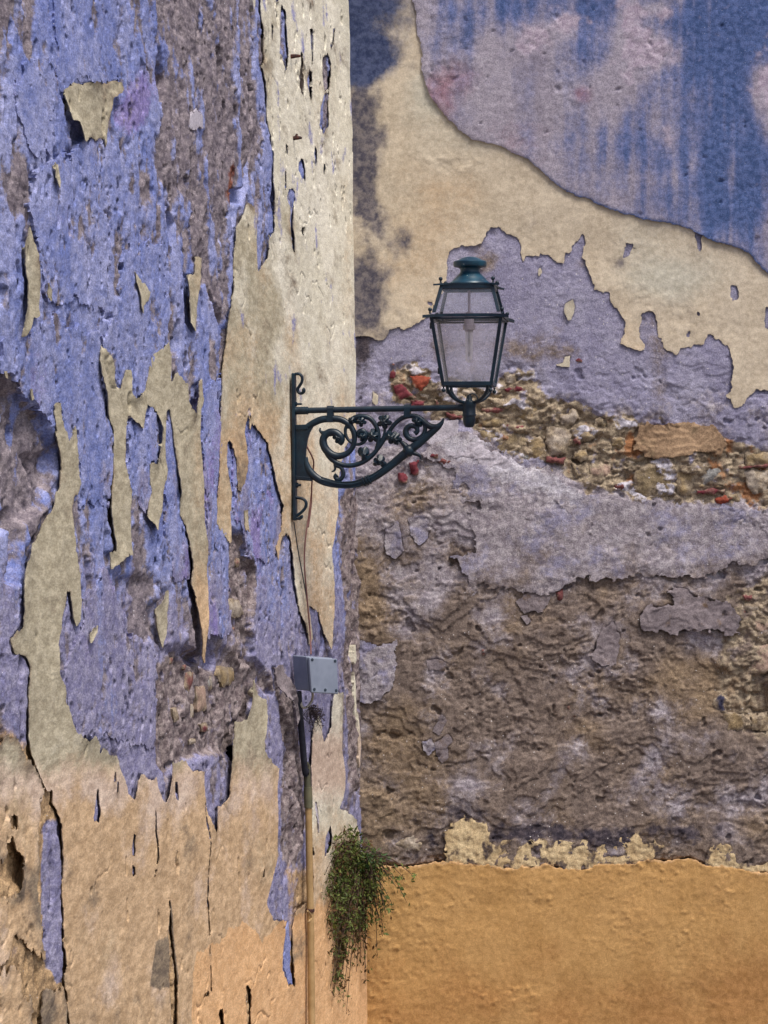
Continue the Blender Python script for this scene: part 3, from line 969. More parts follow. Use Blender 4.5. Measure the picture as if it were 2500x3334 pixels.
blue_keep = np.maximum(blue_keep, sstep(1300, 1250, Y))
brownm = brownm * (1 - blue_keep)
rough = (.30 + .70 * np.clip(grey_m * 1.2, 0, 1) + .8 * rub) * (1 - .55 * np.clip(brownm, 0, 1))
fl = terrace(fbm(U / .15, V / .30, 5, 85), 5.0, .06)
Hb = Hb + rough * (.020 * fl + .010 * terrace(fbm(U / .05, V / .09, 4, 86), 3, .08)) + .003 * fbm(U / .02, V / .03, 2, 87)
Hb = Hb - .055 * pits(U, V * .3, .060, .34, 88, 1.3) * sstep(-.3, .2, perlin(U / .3, V / .45, 108)) - .050 * pits(U, V * .3, .13, .40, 89, 1.4) - .035 * pits(U, V * .4, .036, .40, 98, 1.0) * sstep(-.2, .3, perlin(U / .25, V / .4, 109))
Hb = Hb - .006 * sstep(.40, .52, grey_m + .25 * fbm(U / .03, V / .05, 3, 99)) * (1 - rub)
Hb = Hb - undercut('L', U, V)
Hb = Hb - .010 * rub * np.clip(fbm(U / .09, V / .09, 3, 92), -.2, 1)
cells_out = covered('L', U, V)
keep = ~(cells_out[:-1, :-1] & cells_out[1:, 1:] & cells_out[:-1, 1:] & cells_out[1:, :-1])
rustm = blobs(LeftWall, U, V, [(495, 380, 14, 70, .9), (300, 800, 1, 1, 0), (500, 460, 10, 60, .7), (400, 720, 10, 30, .4)]) * (.5 + .6 * fbm(U / .06, V / .12, 4, 93))
violet = np.clip(blobs(LeftWall, U, V, [(300, 200, 60, 80, .6), (260, 260, 40, 60, .5), (120, 170, 40, 60, .5), (430, 1000, 40, 200, .7), (560, 1150, 40, 150, .5), (350, 1100, 30, 160, .5), (110, 1900, 40, 200, .3)])
                 + .3 * fbm(U / .3, V / .3, 3, 94), 0, .8)
dull = np.clip(sstep(900, 1500, Y) * .75 + .35 * fbm(U / .25, V / .4, 4, 95), 0, 1)
grid_mesh('plaster', LeftWall, U, V, Hb, keep, M['left'], lw,
          {'grey': np.clip(grey_m, 0, 1), 'rubble': rub * (.75 + .5 * fbm(U / .07, V / .07, 3, 96)), 'brown': np.clip(brownm, 0, 1) * (.8 + .4 * fbm(U / .15, V / .2, 4, 97)),
           'rust': rustm, 'dull': dull, 'violet': violet}, True)

# bits of brick and stone in the broken plaster of the left wall
for kind, mt, p in [('brick', 'brick_dark', 'C 1215,1170 1265,1160 1260,1230 1235,1290 1210,1270'), ('brick', 'brick', 'C 1310,1500 1350,1490 1360,1540 1320,1540'),
                    ('brick', 'brick', 'C 1545,430 1570,440 1565,480 1545,480'), ('brick', 'brick_dark', 'C 1498,880 1530,878 1522,902 1500,902'),
                    ('brick', 'brick', 'C 1110,1075 1130,1070 1125,1110 1108,1110'), ('brick', 'brick_dark', 'C 1195,1120 1210,1125 1208,1160 1194,1150'),
                    ('stone', 'stone_pink', 'C 1280,1260 1340,1250 1350,1400 1290,1420'), ('stone', 'stone_pale', 'C 1240,1380 1265,1370 1262,1450 1240,1460'),
                    ('stone', 'stone_pale', 'C 1225,1600 1275,1590 1280,1620 1230,1625'), ('brick', 'brick_dark', 'C 1130,1400 1150,1390 1170,1470 1140,1480'),
                    ('brick', 'brick_dark', 'E 415,1155 450,1155 445,1180 420,1185'), ('stone', 'stone_pale', 'C 1490,690 1560,700 1590,790 1520,820 1480,740'),
                    ('stone', 'stone_tan', 'C 1430,1120 1520,1140 1530,1220 1460,1260 1420,1180'), ('brick', 'brick', 'E 475,560 505,575 500,640 478,640'),
                    ('stone', 'stone_grey', 'C 1340,1200 1385,1190 1390,1270 1350,1290'), ('brick', 'brick_dark', 'C 1000,1150 1030,1145 1020,1190 1000,1185')]:
    q = px(p); w_ = max(np.ptp(q[:, 1]) * .0012, .03)
    sheet(kind, 'L', [p], -.018, M[mt], lw, du=w_ / 7, dv=w_ / 12, dome=.010, rnd=.006, wamp=.003, seed=hash(p) % 50 if False else len(p), skirt=.03, cull=False, h0=-.005, chip=1.4, masks={'dust': lambda u, v, d: np.clip(.5 * np.exp(-d / .012) + .9 * fbm(u / .05, v / .05, 4, 235) + .2, 0, .9)})

# ------------------------------------------------------------------ right wall
def up_relief(u, v, d):
    h = .004 * fbm(u / .15, v / .15, 4, 110) + .0018 * fbm(u / .02, v / .02, 3, 111)
    roughz = blobs(RightWall, u, v, [(960, 80, 60, 90, 1), (960, 190, 60, 50, .8), (1150, 80, 50, 40, .7), (1400, 90, 70, 90, .6), (1230, 200, 30, 50, .7)])
    roughz = roughz + np.clip(1.2 * fbm(u / .3, v / .3, 3, 118) - .1, 0, .6)
    return h + .008 * roughz * terrace(fbm(u / .06, v / .06, 4, 112), 4, .08) - .008 * pits(u, v, .05, .5, 119)


def indigo(u, v, d):
    st = fbm(u / .11, v / 1.6, 4, 113)
    b = blobs(RightWall, u, v, [(1620, 100, 200, 330, .75), (1450, 60, 200, 110, .55), (1340, 300, 120, 90, .55), (1500, 400, 200, 130, .5), (1600, 420, 80, 200, .5), (1200, 20, 90, 90, .5),
                                (1010, 40, 80, 90, .6), (1100, 10, 60, 80, .5), (1260, 100, 40, 60, .4), (1300, 20, 60, 60, .5), (1560, 200, 30, 280, .4), (1640, 30, 60, 60, .5),
                                (1150, 85, 50, 42, -.8), (1225, 55, 40, 38, -.5), (1360, 40, 36, 60, -.7), (1405, 110, 48, 46, -.95), (1350, 165, 40, 40, -.6), (1420, 20, 40, 20, -.5),
                                (1648, 200, 34, 90, -1.1), (1440, 300, 24, 50, -.4), (1500, 330, 16, 50, -.3), (1300, 230, 60, 50, -.4), (1050, 80, 26, 80, -.4), (1560, 60, 12, 60, -.3)])
    drip = .5 + .9 * fbm(u / .045, v / 1.1, 4, 128)
    return b * (.45 + .9 * drip) + .35 * st + .45 * fbm(u / .12, v / .15, 5, 117) + .12 * fbm(u / .03, v / .4, 3, 116)


def m_blue(u, v, d):
    return np.clip(indigo(u, v, d) + .12, 0, 1)


def m_deep(u, v, d):
    return np.clip(indigo(u, v, d) - .18 + .25 * blobs(RightWall, u, v, [(1600, 60, 150, 120, 1), (1590, 300, 60, 200, .6)]), 0, 1)


def m_edge(u, v, d):
    return np.maximum(m_deep(u, v, d), .8 * np.exp(-d / .012) * sstep(1000, 1300, rc(RightWall, u, v)[0]))


def m_pink(u, v, d):
    return np.clip(blobs(RightWall, u, v, [(950, 210, 40, 70, .7), (1255, 205, 22, 20, .8), (1000, 170, 40, 40, .5), (1130, 300, 80, 60, .3)]) + .25 * fbm(u / .12, v / .12, 4, 114), 0, .8)


def m_pale(u, v, d):
    b = blobs(RightWall, u, v, [(1150, 85, 40, 36, .8), (1225, 50, 36, 30, .7), (1360, 40, 30, 60, .7), (1405, 110, 44, 42, .9), (1350, 160, 30, 40, .4), (1648, 170, 26, 60, .7), (1440, 295, 16, 30, .5), (1420, 30, 40, 16, .5)])
    b = 1.35 * b
    return np.clip(b + .5 * fbm(u / .08, v / .08, 4, 115) * (b > .1) + .8 * fbm(u / .05, v / .06, 5, 141) - .12, 0, .9)


U_poly = ('H 250,-700 250,0 262,50 265,130 285,200 285,270 300,330 330,400 380,460 420,500 470,545 520,560 590,580 650,605 710,630 760,680 810,730 870,765 940,785 1020,825 1100,850 '
          '1200,875 1290,890 1360,915 1420,945 1480,965 1550,985 1590,1010 1630,1060 1659,1085 1900,1150 2600,1250 2600,-700')
sheet('render_layer', 'R', [U_poly], .018, M['upper'], rw, relief=up_relief, curl=.003, wamp=.004, seed=120, skirt=.018, du=.0065, dv=.0065, under=.004,
      masks={'blue': m_blue, 'deep': m_edge, 'pink': m_pink, 'pale': m_pale})

O_poly = ('I -400,590 110,600 145,615 165,600 175,570 205,560 225,570 260,560 290,540 330,510 345,480 318,462 322,452 360,470 385,430 395,400 405,320 410,265 430,245 480,240 510,235 550,225 555,190 575,165 '
          '610,170 640,195 680,205 690,230 685,270 700,310 715,280 740,285 770,270 800,275 830,310 860,310 870,270 890,260 890,240 920,220 935,195 945,230 940,290 960,340 980,410 1010,425 1045,430 '
          '1055,475 1080,500 1090,525 1105,540 1100,580 1085,625 1110,635 1150,650 1185,640 1165,600 1155,560 1165,515 1190,490 1215,510 1225,550 1230,590 1250,600 1260,650 1300,670 1320,645 '
          '1370,630 1410,620 1430,585 1470,610 1500,630 1525,690 1520,760 1500,830 1525,870 1560,865 1580,830 1610,800 1659,805 1800,830 2600,800 2600,-1600 -400,-1600')
O_holes = ['I 1100,225 1140,222 1140,240 1115,280 1095,290', 'I 1375,185 1405,195 1400,250 1388,265 1378,240', 'I 1515,390 1540,400 1545,440 1525,460 1510,440', 'I 1380,495 1395,500 1392,530 1380,525',
           'I 1340,570 1355,575 1355,600 1340,595', 'I 1650,480 1680,480 1680,570 1650,560', 'I 1540,545 1550,545 1548,560 1540,558']
UU = onwall(RightWall, U_poly, .02)
OHP = onwall(RightWall, 'd 700,-300 905,-300 910,30 895,60 860,150 790,185 700,200', .01)


def o_relief(u, v, d):
    h = .005 * fbm(u / .22, v / .22, 4, 121) + .0012 * fbm(u / .02, v / .02, 3, 122)
    z = blobs(RightWall, u, v, [(1010, 350, 60, 30, 1), (930, 350, 40, 20, .7), (1350, 560, 60, 60, .6), (1400, 640, 80, 30, .8), (1500, 690, 80, 40, .7), (1150, 520, 60, 50, .6), (880, 700, 50, 40, .6)])
    h = h + .006 * z * terrace(fbm(u / .05, v / .05, 4, 123), 4, .15)
    x, y = rc(RightWall, u, v)
    return h + .003 * sstep(-4, 4, x - 1120 - 4 * perlin(v / .05, u, 124)) * sstep(520, 440, y) * sstep(410, 450, y)


def o_stain(u, v, d):
    b = blobs(RightWall, u, v, [(770, 150, 34, 140, .8), (790, 250, 40, 80, .75), (778, 330, 34, 80, .8), (800, 300, 30, 40, .5), (780, 400, 30, 90, .85), (800, 480, 30, 60, .8), (850, 515, 40, 42, .75), (790, 600, 44, 80, .8), (810, 690, 50, 60, .85), (765, 680, 25, 200, .6),
                                (850, 600, 40, 50, .35), (1150, 480, 35, 40, .3), (1335, 570, 20, 20, .5), (880, 140, 30, 30, .3)])
    return np.clip(.8 * b + 1.2 * fbm(u / .15, v / .18, 5, 125) * sstep(.05, .5, b) - .04, 0, .95)


def o_indigo(u, v, d):
    x, y = rc(RightWall, u, v)
    wu_, wv_ = warp(u, v, .012, 126)
    m = sstep(.06, -.05, sdf_box(OHP, wu_, wv_, .2))
    return np.clip(m * (.52 + .55 * fbm(u / .14, v / .14, 5, 127) + .55 * sstep(880, 800, x)), 0, 1)


sheet('render_layer', 'R', [O_poly], .006, M['ochre'], rw, O_holes, relief=o_relief, curl=.004, wamp=.0055, seed=130, skirt=.005, under=.004,
      masks={'stain': o_stain, 'indigo': o_indigo,
             'tan': lambda u, v, d: np.clip(.4 * fbm(u / .35, v / .3, 4, 131) + blobs(RightWall, u, v, [(900, 520, 120, 150, .4), (1010, 420, 80, 80, .3), (1250, 740, 300, 100, .3)]), 0, 1),
             'pale': lambda u, v, d: np.clip(.3 * fbm(u / .3, v / .3, 4, 132) + blobs(RightWall, u, v, [(1450, 600, 170, 60, .7), (1380, 500, 120, 60, .4), (1000, 280, 120, 120, .5), (920, 190, 60, 60, .5)]), 0, .9)},
      extra_sdf=lambda u, v: -(poly_sdf(UU, u, v) + .06))
for i, p in enumerate(['I 865,465 895,450 905,480 890,530 875,530 862,490', 'I 825,708 858,700 862,675 885,670 882,715', 'I 757,335 770,320 775,345 762,362', 'd 805,845 818,855 815,875 806,868']):
    sheet('limewash_flake', 'R', [p], .008, M['ochre'], rw, curl=.006, wamp=.003, seed=140 + i, skirt=.008, cull=False, masks={'pale': lambda u, v, d: .5 + 0 * u})

# painted base of the end wall
Q_poly = ('M -400,385 130,384 165,385 250,385 330,380 380,370 420,365 500,375 600,390 660,395 720,385 800,380 870,395 940,400 1000,380 1060,375 1130,375 1210,360 1280,365 1350,350 1400,370 1450,380 1520,395 1580,400 '
          '1659,410 2600,420 2600,1900 -400,1900')


def q_relief(u, v, d):
    h = .004 * fbm(u / .3, v / .3, 3, 150) + .0008 * fbm(u / .015, v / .015, 2, 151)
    z = np.clip(fbm(u / .28, v / .28, 3, 152) * 1.6 + .05, 0, 1) + .8 * np.exp(-d / .06)
    z = np.clip(z + blobs(RightWall, u, v, [(920, 2060, 80, 90, .6), (900, 1960, 60, 50, .5), (1340, 1990, 120, 60, .4), (1110, 2140, 30, 20, .6)]), 0, 1.2)
    c = terrace(fbm(u / .05, v / .04, 4, 153), 3.2, .06)
    k = sstep(.15, .42, fbm(u / .03, v / .03, 3, 155))
    return h + z * (.0045 * c + .005 * k) + .003 * terrace(fbm(u / .16, v / .12, 5, 156), 4, .03) - .002 * pits(u, v, .10, .5, 154)


sheet('painted_base', 'R', [Q_poly], .011, M['dado'], rw, relief=q_relief, wamp=.006, seed=160, skirt=.03, du=.0060, dv=.0060, under=.035,
      masks={'lower': lambda u, v, d: np.clip(sstep(1950, 2200, rc(RightWall, u, v)[1]) * .55 + sstep(1000, 1659, rc(RightWall, u, v)[0]) * .2 + .55 * fbm(u / .3, v / .3, 5, 161), 0, 1),
             'lightp': lambda u, v, d: np.clip(.75 * np.exp(-d / .02) + .3 * fbm(u / .2, v / .2, 4, 162) - .1, 0, 1)})

# pale plaster left above the painted base
frag_dirt = {'dirt': lambda u, v, d: np.clip(.22 + .9 * fbm(u / .05, v / .07, 4, 165) + .2 * np.exp(-d / .01), 0, 1)}
for i, p in enumerate(['M 400,385 395,330 410,290 395,250 430,210 490,200 550,210 575,240 565,280 560,330 580,385', 'M 560,390 565,300 600,300 640,280 660,300 652,360 665,372 690,300 722,288 738,310 722,360 762,350 752,300 790,280 810,300 850,280 900,290 910,320 940,280 980,265 1000,290 '
                       '1040,270 1080,280 1098,320 1118,310 1110,270 1150,260 1180,300 1210,290 1240,312 1215,350 1212,372 1060,390 1000,395 940,410 870,405 800,390 720,395 660,405',
                       'M 1420,380 1418,320 1470,290 1530,310 1545,360 1600,380 1659,372 1800,380 1800,430 1580,410 1500,400']):
    sheet('plaster_scrap', 'R', [p], .007, M['cream'], rw, relief=lambda u, v, d: .008 * terrace(fbm(u / .05, v / .05, 4, 166), 4, .15) + .004 * fbm(u / .02, v / .02, 3, 167), wamp=.012, seed=170 + i, masks=frag_dirt, cull=False,
          extra_sdf=lambda u, v: .05 * (fbm(u / .05, v / .09, 4, 168) - .40))

# rough coat below the rubble band with its broken lower edge
W_poly = ('d 905,985 935,960 1000,935 1060,960 1090,985 1140,1010 1190,1015 1260,1075 1340,1085 1450,1092 1590,1098 1659,1115 1900,1120 L 1900,10 1659,15 1600,40 1530,35 1450,70 1400,92 1250,90 1120,85 1060,105 1000,95 900,110 830,150 '
          '700,150 640,140 520,130 500,160 480,155 480,80 450,60 430,30 400,20 J 1000,1600 940,1400 960,1330 1050,1290 1050,1200 900,1230 820,1150 840,1000')


def rough_relief(a, s=1.0):
    def f(u, v, d):
        m = np.clip(.45 + 1.9 * fbm(u / .30, v / .26, 4, 179), .06, 1.3)
        wu_ = u + .03 * fbm(u / .08, v / .08, 3, 176)
        pl = terrace(fbm(wu_ / .34, v / .26, 5, 178), 5, .035)
        led = terrace(fbm(wu_ / (.13 * s), v / (.085 * s), 4, 180), 4, .07)
        return a * (.030 * pl + m * (.014 * led + .007 * fbm(u / .06, v / .05, 4, 181) + .006 * fbm(u / .022, v / .018, 3, 182)) - .016 * pits(u, v, .09, .45, 183))
    return f


def plates(u, v):
    wu_ = u + .03 * fbm(u / .08, v / .08, 3, 176)
    return np.floor(fbm(wu_ / .34, v / .26, 5, 178) * 5 + .5)


def coat_relief(u, v, d):
    """the smoother coat below the rubble: swells, a few broken ledges"""
    m = np.clip(.35 + 1.4 * fbm(u / .3, v / .25, 3, 172), .05, 1.1)
    return .012 * fbm(u / .25, v / .18, 3, 173) + m * (.012 * terrace(fbm(u / .14, v / .09, 4, 174), 4, .06) + .004 * fbm(u / .03, v / .022, 4, 175)) - .012 * pits(u, v, .11, .48, 183)


sheet('render_layer', 'R', [W_poly], .010, M['rightbase'], rw, relief=coat_relief, wamp=.013, seed=185, rnd=.012, cull=True, skirt=.03,
      masks={'lav': lambda u, v, d: .62 + .5 * fbm(u / .2, v / .2, 4, 186), 'white': lambda u, v, d: np.clip(.9 * blobs(RightWall, u, v, [(1000, 960, 80, 40, .7), (1120, 1020, 100, 40, .7), (1220, 1070, 80, 40, .5), (1400, 1110, 150, 30, .4), (1150, 1170, 60, 40, .3)]) + .42 * fbm(u / .1, v / .1, 4, 187), 0, .9),
             'brown': lambda u, v, d: np.clip(-.05 + .6 * fbm(u / .16, v / .13, 5, 188) + .55 * sstep(1080, 1280, rc(RightWall, u, v)[1] + 60 * perlin(u / .3, v / .3, 190)), 0, 1),
             'earth': lambda u, v, d: np.clip(.7 * fbm(u / .2, v / .15, 5, 191) - .05, 0, .8)})
gm = {'dirt': lambda u, v, d: np.clip(.25 + .6 * fbm(u / .08, v / .08, 4, 189), 0, 1)}
for i, p in enumerate(['L 1160,240 1200,210 1290,200 1270,150 1300,130 1370,160 1430,180 1500,200 1560,260 1540,310 1490,320 1450,300 1390,310 1370,285 1340,300 1300,320 1240,305 1165,305', 'L 345,700 385,635 402,655 370,712',
                       'L 358,740 412,708 426,738 402,762 405,802 385,828 360,790', 'L 303,742 340,728 357,770 332,792 310,776', 'L 50,345 130,365 200,350 190,520 140,580 60,590 40,500', 'L 318,420 360,410 400,430 395,465 330,455',
                       'L 690,250 720,240 735,270 715,288', 'J 310,1440 400,1380 430,1450 450,1600 380,1660 310,1620', 'J 480,1360 600,1330 640,1400 640,1500 560,1560 500,1480', 'L 680,190 740,150 800,170 780,230 700,240',
                       'L 1010,300 1060,270 1080,330 1060,430 1010,450 960,400']):
    sheet('plaster_flake', 'R', [p], .013 if i == 0 else .005, M['greyslab'] if i not in (4, 7, 8, 3) else M['rightbase'], rw, relief=rough_relief(.6), wamp=.009 if i in (0, 4, 9, 10) else .004, seed=190 + i, curl=.008 if i == 0 else .003, masks=dict(gm, lav=lambda u, v, d: .6 + .5 * fbm(u / .1, v / .1, 3, 186)), cull=False, skirt=.012 if i == 0 else None)
sheet('mortar_smear', 'R', ['J 600,650 660,620 740,618 856,618 864,872 760,835 640,805 590,760'], .006, M['smear'], rw, relief=lambda u, v, d: .003 * fbm(u / .05, v / .05, 4, 200), wamp=.002, seed=201, cull=False)
sheet('mortar_smear', 'R', ['J 860,760 930,720 990,740 1060,830 1200,890 1260,980 1230,1060 1140,1000 1000,930 900,900 800,900 760,850 860,870'], .008, M['smear'], rw, relief=rough_relief(.6), wamp=.010, seed=202, cull=False)
sheet('plaster_flake', 'R', ['K 640,760 700,645 850,650 1060,640 1240,660 1345,800 1300,880 1100,860 1000,890 940,900 880,880 800,905 720,880 660,850'], .010, M['warmslab'], rw, relief=rough_relief(.9), wamp=.008, seed=203, masks=gm, cull=False)

# base of the right wall
x_ax = axis_steps(-.36, -.30, 1.75, 2.4, .0052, .04)
U, V = np.meshgrid(x_ax, z_ax)
X, Y = rc(RightWall, U, V)
wu, wv = warp(U, V, .014, 210)
low = low_r(U, V)
rubp = 'd 835,800 870,788 900,785 940,822 1060,832 1085,812 1130,798 1180,840 1210,860 1270,890 1380,900 1450,930 1550,925 1600,960 1659,975 1900,990 1900,1100 1659,1100 1590,1085 1450,1085 1350,1072 1270,1062 1200,1005 1130,990 1090,970 1000,905 930,905 900,885 850,865'
wu2, wv2 = warp(U, V, .028, 233)
rub = sstep(.05, -.035, sdf_box(onwall(RightWall, rubp), wu2, wv2, .2))
rub2 = np.maximum(sstep(.03, -.03, sdf_box(onwall(RightWall, 'd 850,960 930,955 940,1010 960,1100 940,1130 870,1120 840,1060'), wu, wv, .2)) * .6,
                  sstep(.05, -.05, sdf_box(onwall(RightWall, 'd 1560,1290 1659,1230 1900,1200 1900,1640 1659,1620 1560,1560 1540,1440'), wu, wv, .2)))
lowpart = sstep(960, 1060, Y + 20 * perlin(U / .3, V / .3, 211) + .12 * (1000 - X))
upper_smooth = 1 - np.maximum(sstep(760, 840, Y + 25 * perlin(U / .25, V / .25, 212)), 0) * .7
mid_rough = .22 + .55 * (1 - upper_smooth)
amp = np.maximum(mid_rough, lowpart)
amp = np.maximum(amp, rub * 1.3)
Hr = low + amp * rough_relief(1.0)(U, V, None) + .0012 * fbm(U / .02, V / .02, 3, 213)
cd, cid = cells(U / .13 + .5 * fbm(U / .09, V / .09, 3, 214), V / .062 + .5 * fbm(U / .09, V / .09, 3, 215), 3)
stones_h = (cid * .9 + .2) * sstep(.60, .42, cd) + .35 * terrace(fbm(U / .07, V / .05, 4, 230), 4, .12)
Hr = Hr - .020 * rub + .016 * rub * stones_h - .012 * rub2 + .014 * rub2 * stones_h + .012 * np.maximum(rub, rub2) * terrace(fbm(U / .06, V / .035, 4, 232), 4, .08)
Hr = Hr - .03 * sstep(.012, -.012, sdf_box(onwall(RightWall, 'L 1600,480 1659,470 1659,690 1620,700 1580,640'), wu, wv, .2))
Hr = Hr - undercut('R', U, V)
lump = sstep(.40, .55, fbm(U / .12, V / .10, 4, 216))
Hr = Hr + lowpart * (1 - rub) * .006 * lump
cells_out = covered('R', U, V)
keep = ~(cells_out[:-1, :-1] & cells_out[1:, 1:] & cells_out[:-1, 1:] & cells_out[1:, :-1])
n1 = fbm(U / .16, V / .16, 5, 217); n2 = fbm(U / .35, V / .3, 4, 218)
browns = sstep(1060, 1340, Y + 60 * n2)
n3 = fbm(U / .26, V / .28, 5, 240)
masks = {'lav': np.clip(.45 * sstep(760, 900, Y) + .5 * lowpart + .4 * n1, 0, 1),
         'brown': np.clip(browns * .77 + .5 * n1 + .95 * n3 + .10 * (plates(U, V) % 2) - .04, 0, 1),
         'earth': np.clip(browns * .18 + .8 * n2 * browns + .3 * n1 + .35 * sstep(1600, 1780, Y) * sstep(1100, 800, X) + blobs(RightWall, U, V, [(840, 1560, 60, 200, .4), (800, 1250, 40, 120, .5), (1560, 1480, 120, 80, .5), (860, 1080, 80, 60, .5), (1000, 1060, 100, 60, .4)]), 0, .9) * lowpart,
         'rubble': np.clip(np.maximum(rub, rub2 * .75) * (.75 + .5 * fbm(U / .06, V / .06, 3, 219)), 0, 1),
         'clay': np.clip(rub * (.15 + .7 * fbm(U / .09, V / .09, 4, 220)) + blobs(RightWall, U, V, [(1480, 960, 120, 30, .6), (1400, 945, 50, 30, .4), (1610, 1060, 60, 50, .4)]) * rub, 0, 1),
         'white': np.clip(browns * (.55 * fbm(U / .05, V / .03, 4, 241) + .1 * n3) + rub * (.05 + .55 * (cid > .7) * sstep(.6, .3, cd) + .5 * fbm(U / .04, V / .03, 4, 231)) + .35 * lowpart * fbm(U / .05, V / .05, 4, 221) * (1 - browns), 0, 1),
         'redd': np.clip(np.maximum(rub, .55 * lowpart) * (.75 * fbm(U / .07, V / .05, 4, 222) - .12), 0, 1),
         'mold': np.clip(.8 * blobs(RightWall, U, V, [(1000, 1755, 50, 25, .8), (1130, 1800, 160, 26, .85), (1330, 1810, 150, 28, .7), (1500, 1800, 70, 30, .6), (960, 1830, 40, 20, .6), (780, 790, 22, 120, .55), (775, 1000, 15, 200, .2), (790, 740, 40, 50, .6), (1620, 1440, 40, 60, .5)])
                         + .9 * fbm(U / .07, V / .07, 5, 223) * sstep(1680, 1800, Y), 0, 1)}
grid_mesh('render_layer', RightWall, U, V, Hr, keep, M['rightbase'], rw, masks, False)

